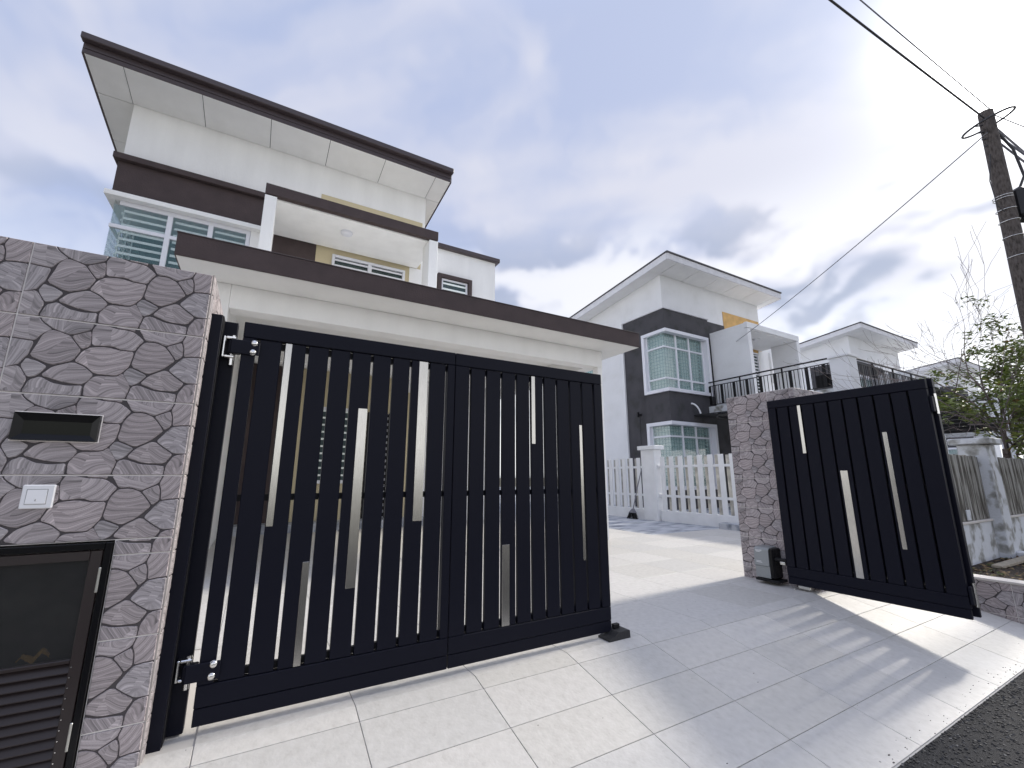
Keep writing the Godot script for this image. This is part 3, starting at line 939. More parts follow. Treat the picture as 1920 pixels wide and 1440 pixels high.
func build_planter() -> void:
	var p := thing("planter_wall", Vector3(6.0, 0, -1.7), "low stone-patterned kerb wall with pale coping beside the ramp", "low wall")
	bx(p, "core", M.grout, 5.9312, 6.06, -0.35, 0.108, -1.132, -2.33, 0.0)
	clad(p, Vector3(5.93, 0.110, -2.33), Vector3.BACK, Vector3.LEFT, 1.198, 0.42, 0.25, Rect2(0, 0, 0, 0), 0.03)
	bx(p, "coping", M.coping, 5.918, 6.09, 0.109, 0.130, -1.128, -1.73, 0.003)
	bx(p, "coping", M.coping, 5.918, 6.09, 0.109, 0.130, -1.733, -2.33, 0.003)

# ---------- picket fence on the boundary ----------
func build_fence() -> void:
	var f := thing("picket_fence", Vector3(8.6, 0, -8), "white picket fence on a low plinth between the two houses", "fence")
	bx(f, "plinth", M.picket, 8.54, 8.665, -0.05, 0.25, -3.1, -7.62, 0.006)
	bx(f, "plinth", M.picket, 8.54, 8.665, -0.05, 0.25, -8.14, -12.0, 0.006)
	var p := bx(f, "pillar", M.picket, 8.475, 8.73, -0.05, 1.70, -7.66, -8.10, 0.008)
	bx(p, "cap", M.picket, 8.42, 8.785, 1.702, 1.80, -7.60, -8.16, 0.008)
	var sec := [[-3.1, -7.655], [-8.105, -12.0]]
	for s in sec:
		for y in [1.25, 0.56]:
			var ra := bx(f, "rail", M.picket, 8.575, 8.625, y, y + 0.055, s[0], s[1], 0.004)
			if s[0] > -4.0: bx(ra, "bracket", M.picket, 8.56, 8.64, y - 0.015, y + 0.075, -7.63, -7.657, 0.004)
	var z := -3.3
	while z > -12.0:
		var zz := z
		z -= 0.262
		if zz < -7.50 and zz > -8.20: continue
		var o := bx(f, "picket", M.picket, 8.550, 8.5745, 0.2505, 1.515, zz - 0.062, zz + 0.062, 0.004)
		o.rotation.y = 0.004 * sin(zz * 7.0)
		var zb := zz - 0.131
		if zb < -7.62 and zb > -8.14: continue
		bx(f, "picket", M.picket_old, 8.626, 8.650, 0.2505, 1.500 + 0.012 * sin(zz * 5.0), zb - 0.062, zb + 0.062, 0.004)
	tag(bx(self, "step_block", M.conc, 8.30, 8.535, -0.05, 0.115, -5.3, -5.93, 0.006), "low grey concrete block against the fence plinth", "block")
	# broom leaning on the fence pillar
	var b := thing("broom", Vector3(8.40, 0, -8.3), "black broom with a thin grey handle leaning on the fence pillar", "broom")
	var m := Mb.new()
	m.tube([Vector3(8.34, 0.24, -8.33), Vector3(8.40, 0.75, -8.21), Vector3(8.463, 1.22, -8.09)], [0.012, 0.012, 0.012], 8)
	wm(b, "handle", m, M.cable_pale)
	var h := Mb.new()
	var lo := [Vector3(8.31, 0.15, -8.47), Vector3(8.31, 0.15, -8.24), Vector3(8.37, 0.15, -8.24), Vector3(8.37, 0.15, -8.47)]
	var hi := [Vector3(8.325, 0.25, -8.36), Vector3(8.325, 0.25, -8.30), Vector3(8.355, 0.25, -8.30), Vector3(8.355, 0.25, -8.36)]
	for k in 4:
		var k2 := (k + 1) % 4
		h.poly([lo[k], lo[k2], hi[k2], hi[k]], (lo[k] + lo[k2]) / 2.0 - Vector3(8.34, 0.15, -8.35))
	h.poly(hi, Vector3.UP)
	h.poly(lo, Vector3.DOWN)
	wm(b, "head", h, M.cable_pale)
	var q := Mb.new()
	var r := RandomNumberGenerator.new()
	r.seed = 9
	for k in 110:
		var t := r.randf()
		var a := Vector3(8.315 + r.randf() * 0.05, 0.155, lerpf(-8.465, -8.245, t))
		var e := Vector3(8.29 + r.randf() * 0.09, r.randf_range(0.0, 0.012), lerpf(-8.53, -8.19, t) + r.randf_range(-0.012, 0.012))
		q.tube([a, e], [0.007, 0.005], 4, false)
	wm(b, "bristles", q, M.bristle)

# ---------- houses ----------
const RZ0 := -9.24
const RZ1 := -16.8
func roof_y(z: float) -> float: return 8.369 - 0.118 * (-9.22 - z)

# S: style of the house; all positions are those of the first house, moved along the street by "off"
func build_house(label: String, off: float, S: Dictionary) -> Node3D:
	var h := thing("house", Vector3(off + 1.2, 0, -12), label, "house", "houses in a row along the street")
	var X := func(x: float) -> float: return x + off
	var ours: bool = S.get("ours", false)
	var far: bool = S.get("far", false)
	var wall: Material = S.wall
	var band: Material = S.band
	var trim: Material = S.trim
	# roof
	slab(h, "roof", M.roof_dark, off - 3.40, off + 3.515, RZ0, roof_y(RZ0) + 0.020, RZ1, roof_y(RZ1) + 0.020, 0.2)
	var seams := [-3.405, -2.869, -1.679, -0.484, 0.674, 1.895, 3.133, 3.52]
	var g := 0.006 if ours else 0.011
	for i in 7:
		slab(h, "soffit_panel", M.soffit, off + seams[i] + g, off + seams[i + 1] - g, RZ0 + 0.004, roof_y(RZ0), -10.055, roof_y(-10.055), 0.014)
	var z := -10.067
	while z > RZ1 + 0.3:
		var ze := maxf(z - 1.2, RZ1)
		slab(h, "soffit_panel", M.soffit, off - 3.405 + g, off - 2.855, z, roof_y(z), ze + 0.012, roof_y(ze + 0.012), 0.014)
		slab(h, "soffit_panel", M.soffit, off + 3.176, off + 3.52 - g, z, roof_y(z), ze + 0.012, roof_y(ze + 0.012), 0.014)
		z = ze
	if ours:
		bx(h, "fascia", M.brown_metal, off - 3.42, off + 3.53, 8.366, 8.452, -9.22, -9.24, 0.003)
		bx(h, "fascia", M.brown_metal, off - 3.42, off + 3.53, 8.456, 8.565, -9.208, -9.24, 0.003)
		bx(h, "gutter", M.brown_metal, off - 3.45, off + 3.56, 8.566, 8.692, -9.10, -9.235, 0.012)
		for x in [[-3.436, -3.4055], [3.5205, 3.551]]: slab(h, "barge_board", M.brown_metal, off + x[0], off + x[1], -9.2405, 8.364, RZ1, roof_y(RZ1) - 0.004, 0.24)
	else:
		bx(h, "fascia", M.fascia_white, off - 3.42, off + 3.53, 8.366, 8.60, -9.20, -9.24, 0.003)
		bx(h, "roof_edge", M.roof_dark, off - 3.45, off + 3.56, 8.601, 8.662, -9.17, -9.26, 0.004)
		for x in [[-3.436, -3.4055], [3.5205, 3.551]]:
			slab(h, "barge_board", M.fascia_white, off + x[0], off + x[1], -9.2405, 8.364, RZ1, roof_y(RZ1) - 0.004, 0.235)
			slab(h, "roof_edge", M.roof_dark, off + x[0] - 0.015, off + x[1] + 0.015, -9.2605, 8.597, RZ1, roof_y(RZ1) + 0.233, 0.06)
	# walls of the tall block
	var m := Mb.new()
	var q := [Vector3(off - 2.85, 6.2, -10.06), Vector3(off + 3.17, 6.2, -10.06), Vector3(off + 3.17, 6.2, -16.0), Vector3(off - 2.85, 6.2, -16.0)]
	var t := []
	for p in q: t.append(Vector3(p.x, roof_y(p.z) + 0.016, p.z))
	var ce := Vector3(off + 0.16, 7, -13)
	for i in 4:
		var j := (i + 1) % 4
		m.poly([q[i], q[j], t[j], t[i]], (q[i] + q[j]) / 2.0 - Vector3(ce.x, 6.2, ce.z))
	m.poly(t, Vector3.UP)
	m.poly(q, Vector3.DOWN)
	wm(h, "upper_wall", m, wall)
	bx(h, "wall", wall, off - 0.44, off + 3.17, -0.2, 6.199, -10.06, -16.0, 0.0)
	bx(h, "wall", wall, off - 2.85, off - 0.4405, -0.2, 6.199, -11.6, -16.0, 0.0)
	# coloured corner block round the corner window
	bx(h, "corner_band", band, off - 2.89, off - 0.43, 6.202, 6.94, -10.0, -12.0, 0.006)
	if ours:
		bx(h, "cornice", M.brown, off - 2.955, off - 0.425, 6.942, 7.062, -9.90, -12.05, 0.008)
	else:
		bx(h, "cornice", M.fascia_white, off - 2.925, off - 0.40, 6.942, 6.985, -9.96, -12.05, 0.004)
	bx(h, "side_wall", band, off - 2.89, off - 2.70, -0.2, 6.20, -11.06, -12.0, 0.0)
	bx(h, "corner_pier", band if not ours else wall, off - 0.62, off - 0.43, -0.2, 6.20, -10.001, -11.2, 0.0)
	if not ours: bx(h, "edge_strip", M.nwhite, off - 2.96, off - 2.845, -0.1, 7.0, -12.005, -12.12, 0.006)
	var levels := [[4.90, 6.20]] if ours else [[3.92, 6.18], [0.60, 2.885]]
	bx(h, "spandrel", band, off - 2.89, off - 0.6205, 2.885 if not ours else 2.4, 3.92 if not ours else 4.90, -10.0, -11.3, 0.0)
	if not ours:
		bx(h, "spandrel", band, off - 2.89, off - 0.6205, -0.2, 0.60, -10.0, -11.3, 0.0)
		bx(h, "spandrel", band, off - 2.89, off - 0.6205, 6.155, 6.2015, -10.0, -11.3, 0.0)
	for lv in levels:
		var a: float = lv[0]
		var b: float = lv[1]
		bx(h, "room_shade_sheet", M.room_shade, off - 2.86, off - 0.63, a, b, -11.55, -11.595, 0.0)  # dark sheet painting the shade of the room behind the glass
		if ours:
			var hood := bx(h, "window_hood", M.white, off - 2.96, off - 0.43, 6.150, 6.245, -9.87, -11.2, 0.005)
			var fz := -10.02
			var w := bx(h, "corner_window", M.frame, off - 0.70, off - 0.625, a, 6.149, fz, fz - 0.07, 0.004)
			bx(w, "frame", M.frame, off - 2.75, off - 0.7005, 6.06, 6.149, fz, fz - 0.07, 0.004)
			for x in [-2.02, -1.36]: bx(w, "mullion", M.frame, off + x, off + x + 0.085, a, 6.0595, fz, fz - 0.07, 0.004)
			for x in [[-2.80, -2.0205], [-1.9345, -1.3605], [-1.2745, -0.7005]]: bx(w, "transom", M.frame, off + x[0], off + x[1], 5.585, 5.655, fz - 0.002, fz - 0.068, 0.004)
			bx(w, "transom", M.frame, off - 2.842, off - 2.80, 5.586, 5.654, fz - 0.003, fz - 1.0, 0.004)
			bx(w, "pane", M.teal_dark, off - 2.824, off - 0.69, a, 6.06, fz - 0.030, fz - 0.038, 0.0)
			bx(w, "pane", M.teal_dark, off - 2.832, off - 2.824, a, 6.149, fz - 0.030, fz - 1.03, 0.0)
			var y := 5.975
			while y > a:
				if absf(y - 5.62) > 0.06:
					for x in [[-2.68, -2.03], [-1.90, -1.37], [-1.24, -0.71]]: bx(w, "louvre_bar", M.bar, off + x[0], off + x[1], y - 0.024, y + 0.024, fz - 0.05, fz - 0.07, 0.003)
					bx(w, "louvre_bar", M.bar, off - 2.74, off - 2.72, y - 0.024, y + 0.024, fz - 0.16, fz - 1.0, 0.003)
				y -= 0.142
			for zz in [-0.16, -0.55, -0.95]: bx(w, "bar_stay", M.bar, off - 2.715, off - 2.695, a, 6.10, fz + zz, fz + zz - 0.03, 0.003)
		else:
			# white surround that wraps the corner
			var fr := bx(h, "window_surround", M.frame, off - 2.965, off - 0.57, b - 0.12, b, -9.92, -10.13, 0.006)
			bx(fr, "surround_piece", M.frame, off - 2.965, off - 2.80, b - 0.12, b, -10.1305, -11.05, 0.006)
			bx(fr, "surround_piece", M.frame, off - 2.965, off - 0.57, a, a + 0.12, -9.92, -10.13, 0.006)
			bx(fr, "surround_piece", M.frame, off - 2.965, off - 2.80, a, a + 0.12, -10.1305, -11.05, 0.006)
			bx(fr, "surround_piece", M.frame, off - 0.70, off - 0.57, a + 0.1205, b - 0.1205, -9.92, -10.13, 0.006)
			bx(fr, "surround_piece", M.frame, off - 2.965, off - 2.80, a + 0.1205, b - 0.1205, -10.92, -11.05, 0.006)
			var y0 := a + 0.12
			var y1 := b - 0.12
			var w := bx(h, "corner_window", M.frame, off - 0.775, off - 0.701, y0, y1, -10.10, -10.16, 0.004)
			var gz := -10.13
			var sx := -2.835
			bx(w, "pane", M.teal_glass, off + sx, off - 0.74, y0, y1, gz, gz - 0.008, 0.0)
			bx(w, "pane", M.teal_glass, off + sx - 0.008, off + sx, y0, y1, gz, -10.93, 0.0)
			for x in [-2.22, -1.51]: bx(w, "mullion", M.frame, off + x - 0.035, off + x + 0.035, y0, y1, -10.10, -10.16, 0.004)
			bx(w, "mullion", M.frame, off + sx - 0.02, off + sx + 0.05, y0, y1, -10.86, -10.925, 0.004)
			var ts := [y1 - 0.50, y0 + 0.38] if b > 4.0 else [y1 - 0.38]
			for ty in ts:
				for x in [[sx - 0.035, -2.2555], [-2.1845, -1.5455], [-1.4745, -0.7755]]: bx(w, "transom", M.frame, off + x[0], off + x[1], ty - 0.03, ty + 0.03, -10.102, -10.158, 0.004)
				bx(w, "transom", M.frame, off + sx - 0.035, off + sx + 0.03, ty - 0.03, ty + 0.03, -10.1585, -10.86, 0.004)
			if not far:
				var gr := Mb.new()
				var yy := y0 + 0.06
				while yy < y1:
					gr.box(Vector3(off - 2.74, yy, -10.235), Vector3(off - 0.75, yy + 0.022, -10.225))
					gr.box(Vector3(off - 2.76, yy, -10.92), Vector3(off - 2.75, yy + 0.022, -10.24))
					yy += 0.125
				var xx := -2.70
				while xx < -0.8:
					gr.box(Vector3(off + xx, y0, -10.232), Vector3(off + xx + 0.020, y1, -10.222))
					xx += 0.135
				var zz := -10.3
				while zz > -10.9:
					gr.box(Vector3(off - 2.757, y0, zz), Vector3(off - 2.747, y1, zz + 0.020))
					zz -= 0.135
				wm(w, "security_grille", gr, M.grille)
			# gathered curtain: a wavy sheet
			for part in [[-2.62, -1.85], [-1.72, -1.35], [-1.12, -0.80]]:
				var cm := Mb.new()
				var n := 26
				for k in n:
					var xa := lerpf(part[0], part[1], float(k) / n)
					var xb := lerpf(part[0], part[1], float(k + 1) / n)
					var za := -10.36 + 0.025 * sin(xa * 60.0)
					var zb := -10.36 + 0.025 * sin(xb * 60.0)
					cm.poly([Vector3(off + xa, y0, za), Vector3(off + xb, y0, zb), Vector3(off + xb, y1, zb), Vector3(off + xa, y1, za)], Vector3.BACK)
				wm(w, "curtain", cm, M.curtain)
			var sm := Mb.new()
			for k in 18:
				var za := -10.30 - 0.035 * k
				var xa := -2.60 + 0.02 * sin(za * 60.0)
				var xb := -2.60 + 0.02 * sin((za - 0.035) * 60.0)
				sm.poly([Vector3(off + xa, y0, za), Vector3(off + xb, y0, za - 0.035), Vector3(off + xb, y1, za - 0.035), Vector3(off + xa, y1, za)], Vector3.LEFT)
			wm(w, "curtain", sm, M.curtain)
	# coloured wall behind the balcony
	bx(h, "painted_panel", S.dark_panel, off - 0.43, off + 0.655, 0.1, 6.9, -10.03, -10.061, 0.0)
	bx(h, "painted_panel", S.accent, off + 0.656, off + 3.095, 0.1, 7.515, -10.035, -10.061, 0.003)
	bx(h, "painted_panel", wall, off + 2.81, off + 3.165, 0.1, 6.19, -10.015, -10.0345, 0.0)
	# balcony window with two louvred leaves
	var wb: float = 4.75 if ours else 3.6
	var bw := bx(h, "balcony_window", M.frame, off + 1.0, off + 1.06, wb, 6.045, -9.96, -10.03, 0.004)
	bx(bw, "frame", M.frame, off + 2.63, off + 2.69, wb, 6.045, -9.96, -10.03, 0.004)
	bx(bw, "frame", M.frame, off + 1.0605, off + 2.6295, 5.985, 6.045, -9.96, -10.03, 0.004)
	bx(bw, "frame", M.frame, off + 1.80, off + 1.89, wb, 5.9845, -9.965, -10.025, 0.004)
	bx(bw, "pane", M.dark_glass, off + 1.06, off + 2.63, wb, 5.985, -10.026, -10.031, 0.0)
	bx(bw, "room_shade_sheet", M.cab_dark, off + 1.06, off + 2.63, wb, 5.985, -10.032, -10.0345, 0.0)  # no room here: dark sheet painted as the unlit inside
	var y := 5.93
	while y > wb + 0.05:
		for x in [[1.0605, 1.7995], [1.8905, 2.6295]]: bx(bw, "louvre_bar", M.frame, off + x[0], off + x[1], y - 0.022, y + 0.022, -9.985, -10.010, 0.004)
		y -= 0.135
	# balcony frame
	var fw: float = 0.20
	bx(h, "balcony_fascia", S.balcony, off - 0.392, off + 3.0, 6.215, 6.425, -8.5, -8.62, 0.005)
	bx(h, "balcony_slab", wall, off - 0.38, off + 2.99, 6.19, 6.40, -8.621, -10.0, 0.003)
	bx(h, "balcony_post", wall, off - 0.39, off - 0.39 + fw, 3.4, 6.189, -8.505, -9.99 if not ours else -9.2, 0.006)
	bx(h, "balcony_post", wall, off + 2.80, off + 3.0, 3.4, 6.189, -8.505, -9.5 if not ours else -8.95, 0.006)
	var lm := Mb.new()
	lm.lathe([Vector2(0.0, -0.075), Vector2(0.07, -0.07), Vector2(0.115, -0.045), Vector2(0.125, 0.0)], 20)
	mi(h, "ceiling_lamp", lm.mesh(), M.frame, Vector3(off + 1.16, 6.189, -9.13) - origin_of(h))
	# lower wing on the right
	bx(h, "wing_wall", wall, off + 3.171, off + 5.25, -0.2, 6.94, -10.05, -15.5, 0.0)
	bx(h, "wing_coping", trim, off + 3.10, off + 5.36, 6.941, 7.06, -9.95, -15.6, 0.012)
	var ww := bx(h, "wing_window", S.win_trim, off + 3.55, off + 3.65, 4.9, 6.21, -9.95, -10.049, 0.004)
	bx(ww, "surround_piece", S.win_trim, off + 4.41, off + 4.51, 4.9, 6.21, -9.95, -10.049, 0.004)
	bx(ww, "surround_piece", S.win_trim, off + 3.6505, off + 4.4095, 6.11, 6.21, -9.95, -10.049, 0.004)
	bx(ww, "frame", M.frame, off + 3.66, off + 3.71, 4.9, 6.105, -10.01, -10.047, 0.003)
	bx(ww, "frame", M.frame, off + 4.35, off + 4.40, 4.9, 6.105, -10.01, -10.047, 0.003)
	bx(ww, "frame", M.frame, off + 3.7105, off + 4.3495, 6.055, 6.105, -10.01, -10.047, 0.003)
	bx(ww, "pane", M.dark_glass, off + 3.71, off + 4.35, 4.9, 6.055, -10.034, -10.038, 0.0)
	bx(ww, "room_shade_sheet", M.room_shade, off + 3.71, off + 4.35, 4.9, 6.055, -10.040, -10.046, 0.0)  # dark sheet close behind the pane, interior shade put into its colour
	y = 5.98
	while y > 4.95:
		bx(ww, "louvre_bar", M.bar, off + 3.7105, off + 4.3495, y - 0.025, y + 0.025, -10.020, -10.031, 0.003)
		y -= 0.15
	return h

func our_porch(h: Node3D) -> void:
	# flat porch roof in front of the house
	bx(h, "porch_fascia", M.brown, -0.967, 5.69, 3.293, 3.545, -5.30, -5.316, 0.004)
	bx(h, "porch_fascia", M.brown, -0.967, -0.954, 3.293, 3.545, -5.3165, -9.98, 0.004)
	bx(h, "porch_fascia", M.brown, 5.677, 5.69, 3.293, 3.545, -5.3165, -9.98, 0.004)
	bx(h, "porch_flashing", M.brown_metal, -0.975, 5.698, 3.546, 3.556, -5.292, -5.42, 0.002)
	bx(h, "porch_slab", M.ceiling, -0.953, 5.676, 3.290, 3.42, -5.317, -9.99, 0.0)
	bx(h, "porch_beam", M.white, -0.48, 5.275, 2.992, 3.289, -5.84, -6.09, 0.006)
	bx(h, "porch_beam", M.white, 5.03, 5.274, 2.993, 3.289, -6.0905, -9.99, 0.006)
	bx(h, "porch_beam", M.white, -0.48, 5.03, 3.05, 3.289, -8.6, -8.8, 0.006)
	bx(h, "porch_wall", M.white, -0.72, -0.481, -0.1, 3.289, -5.845, -9.99, 0.006)
	bx(h, "porch_column", M.white, 5.165, 5.272, -0.1, 2.991, -5.845, -5.99, 0.006)
	bx(h, "porch_step", M.conc, -0.48, 3.4, -0.1, 0.16, -9.55, -10.02, 0.01)
	# ground floor front, seen between the slats
	bx(h, "painted_panel", M.brown, -0.43, 0.345, 0.16, 2.99, -10.0, -10.029, 0.0)
	bx(h, "painted_panel", M.beige, 0.346, 3.09, 0.16, 2.99, -10.006, -10.0335, 0.0)
	var w := bx(h, "porch_window", M.frame, 0.80, 0.87, 0.9, 2.5, -9.94, -10.004, 0.004)
	bx(w, "frame", M.frame, 1.78, 1.85, 0.9, 2.5, -9.94, -10.004, 0.004)
	bx(w, "frame", M.frame, 0.8705, 1.7795, 2.43, 2.5, -9.94, -10.004, 0.004)
	bx(w, "frame", M.frame, 0.8705, 1.7795, 0.9, 0.97, -9.94, -10.004, 0.004)
	bx(w, "frame", M.frame, 1.29, 1.36, 0.9705, 2.4295, -9.945, -10.0, 0.004)
	bx(w, "pane", M.room_shade, 0.87, 1.78, 0.97, 2.43, -9.99, -10.003, 0.0)  # opaque pane with the unlit interior painted into its colour
	var y := 1.05
	while y < 2.4:
		bx(w, "louvre_bar", M.bar, 0.8705, 1.7795, y, y + 0.04, -9.965, -9.985, 0.003)
		y += 0.15
	var d := bx(h, "door", M.frame, 2.03, 2.75, 0.16, 2.45, -9.98, -10.005, 0.003)
	var g := Mb.new()
	y = 0.2
	while y < 2.45:
		g.box(Vector3(2.02, y, -9.95), Vector3(2.76, y + 0.075, -9.935))
		y += 0.135
	for x in [2.02, 2.25, 2.49, 2.69]: g.box(Vector3(x, 0.17, -9.934), Vector3(x + 0.07, 2.45, -9.922))
	wm(d, "security_grille", g, M.black_side)

func terrace(h: Node3D, off: float, detail: bool) -> void:
	var x0 := off - 0.86
	var z0 := -5.50
	bx(h, "terrace_slab", M.old_white, x0, off + 5.69, 3.24, 3.52, z0, -9.98, 0.01)
	var p := bx(h, "terrace_pillar", M.nwhite, x0 - 0.04, x0 + 0.46, 3.0, 4.36, z0 + 0.04, z0 - 0.44, 0.01)
	bx(p, "cap", M.nwhite, x0 - 0.07, x0 + 0.49, 4.361, 4.43, z0 + 0.07, z0 - 0.47, 0.01)
	bx(h, "terrace_beam", M.old_white, x0 + 0.05, off + 5.6, 2.75, 2.96, z0 - 0.05, z0 - 0.30, 0.008)
	for x in [x0 + 0.1, off + 5.2]: bx(h, "terrace_column", M.old_white, x, x + 0.35, -0.1, 3.239, z0 - 0.04, z0 - 0.40, 0.01)
	# railing along the side and the front
	var hr := bx(h, "railing", M.black_side, x0 + 0.09, x0 + 0.14, 4.405, 4.445, z0 - 0.10, -9.97, 0.004)
	bx(hr, "bottom_rail", M.black_side, x0 + 0.10, x0 + 0.13, 3.58, 3.605, z0 - 0.45, -9.97, 0.003)
	bx(hr, "mid_rail", M.black_side, x0 + 0.10, x0 + 0.13, 4.27, 4.295, z0 - 0.45, -9.97, 0.003)
	bx(hr, "top_rail", M.black_side, x0 + 0.1405, off + 5.5, 4.405, 4.445, z0 - 0.10, z0 - 0.15, 0.004)
	bx(hr, "bottom_rail", M.black_side, x0 + 0.47, off + 5.5, 3.58, 3.605, z0 - 0.11, z0 - 0.14, 0.003)
	bx(hr, "mid_rail", M.black_side, x0 + 0.47, off + 5.5, 4.27, 4.295, z0 - 0.11, z0 - 0.14, 0.003)
	var z := z0 - 0.55
	var k := 0
	while z > -9.95:
		if k % 12 == 11: bx(hr, "rail_post", M.black_side, x0 + 0.095, x0 + 0.135, 3.52, 4.404, z - 0.02, z + 0.02, 0.003)
		elif k % 4 == 1: bx(hr, "flat_baluster", M.black_side, x0 + 0.108, x0 + 0.122, 3.606, 4.269, z - 0.05, z + 0.05, 0.003)
		else: bx(hr, "baluster", M.black_side, x0 + 0.107, x0 + 0.123, 3.606, 4.269, z - 0.009, z + 0.009, 0.002)
		z -= 0.118
		k += 1
	var x := x0 + 0.58
	k = 0
	while x < off + 5.4:
		if k % 12 == 11: bx(hr, "rail_post", M.black_side, x - 0.02, x + 0.02, 3.52, 4.404, z0 - 0.105, z0 - 0.145, 0.003)
		elif k % 4 == 1: bx(hr, "flat_baluster", M.black_side, x - 0.05, x + 0.05, 3.606, 4.269, z0 - 0.118, z0 - 0.132, 0.003)
		else: bx(hr, "baluster", M.black_side, x - 0.009, x + 0.009, 3.606, 4.269, z0 - 0.117, z0 - 0.133, 0.002)
		x += 0.118
		k += 1
	if not detail: return
	# dark sheet tied to the inside of the railing
	bx(hr, "dark_sheet", M.black_side, x0 + 0.16, x0 + 0.18, 3.60, 3.98, z0 - 0.5, z0 - 0.95, 0.003)
	# black lean-to roof below the terrace, falling to the right
	var ax0 := off - 2.0
	var ax1 := off + 3.6
	var yl := 3.10
	var yr := 2.40
	var a := Mb.new()
	for q in [[yl, yr, 0.0], [yl, yr, 0.02]]: pass
	var c := [Vector3(ax0, yl, -3.6), Vector3(ax1, yr, -3.6), Vector3(ax1, yr, -9.0), Vector3(ax0, yl, -9.0)]
	var up := Vector3(0, 0.012, 0)
	a.poly(c, Vector3.DOWN)
	a.poly([c[0] + up, c[1] + up, c[2] + up, c[3] + up], Vector3.UP)
	var aw := wm(h, "awning_sheet", a, M.awning_sheet)
	bx(h, "awning_sheet", M.awning, ax0 + 0.3, off - 0.86, 3.13, 3.16, -9.005, -10.7, 0.002)
	for i in 12:
		var t := (i + 0.5) / 12.0
		var px := lerpf(ax0, ax1, t)
		var py := lerpf(yl, yr, t)
		bx(aw, "rafter", M.awning, px - 0.03, px + 0.03, py - 0.10, py - 0.008, -3.61, -9.0, 0.003)
	for zz in [-3.6, -6.2, -8.9]:
		var b := Mb.new()
		b.tube([Vector3(ax0, yl - 0.14, zz), Vector3(ax1, yr - 0.14, zz)], [0.045, 0.045], 4)
		wm(aw, "purlin", b, M.awning)
	for px in [ax0 + 0.2, ax1 - 0.1]: bx(aw, "awning_post", M.awning, px - 0.04, px + 0.04, -0.05, lerpf(yl, yr, (px - ax0) / (ax1 - ax0)) - 0.1, -3.7, -3.78, 0.003)
	# bent white pipe above the lean-to and a lamp bracket with a cable on the side wall
	var pts := []
	for k2 in 9:
		var an := PI * 0.5 * k2 / 8.0
		pts.append(Vector3(off - 1.86 - 0.05 * k2 * 0.5, 3.16 + 0.36 * sin(an), -9.6 - 0.2 * (1.0 - cos(an))))
	var rr := []
	for k2 in 9: rr.append(0.028)
	var pm := Mb.new()
	pm.tube(pts, rr, 8)
	wm(h, "bent_pipe", pm, M.nwhite)
	var br := bx(h, "wall_bracket", M.black_side, off - 2.97, off - 2.8905, 3.22, 3.27, -11.3, -11.44, 0.004)
	var cb := Mb.new()
	cb.tube([Vector3(off - 2.90, 3.25, -11.40), Vector3(off - 2.90, 2.2, -11.40), Vector3(off - 2.90, 0.4, -11.41)], [0.008, 0.008, 0.008], 6)
	wm(br, "cable", cb, M.cable)
	bx(br, "lamp_body", M.black_side, off - 3.04, off - 2.971, 3.16, 3.34, -11.34, -11.40, 0.006)
	# side window of the rear part
	var sw := bx(h, "side_window", M.frame, off - 2.89, off - 2.852, 4.3, 5.60, -13.55, -14.45, 0.004)
	bx(sw, "pane", mk(lin(0.20, 0.42, 0.40), 0.15), off - 2.896, off - 2.8895, 4.36, 5.54, -13.61, -14.39, 0.0)
	for k3 in 6: bx(sw, "grille_bar", M.frame, off - 2.905, off - 2.8965, 4.36, 5.54, -13.72 - 0.13 * k3, -13.745 - 0.13 * k3, 0.002)

func build_houses() -> void:
	var h1 := build_house("white and brown two-storey house with a flat porch roof, behind the gate", 0.0, {"ours": true, "wall": M.white, "band": M.brown, "trim": M.brown_metal, "dark_panel": M.brown, "accent": M.beige, "balcony": M.brown, "win_trim": M.brown})
	our_porch(h1)
	var sty := {"wall": M.nwhite, "band": M.grey, "trim": M.nwhite, "dark_panel": M.grey, "accent": M.orange, "balcony": M.nwhite, "win_trim": M.nwhite}
	var h2 := build_house("grey and white house with aqua corner windows and a railed terrace", 14.9, sty)
	terrace(h2, 14.9, true)
	var s3 := sty.duplicate()
	s3.far = true
	s3.accent = M.nwhite
	var h3 := build_house("white house with a low-pitched roof showing above the terrace railing", 29.0, s3)
	terrace(h3, 29.0, false)
	build_house("farthest white house, half hidden behind the bare branches", 42.4, s3)

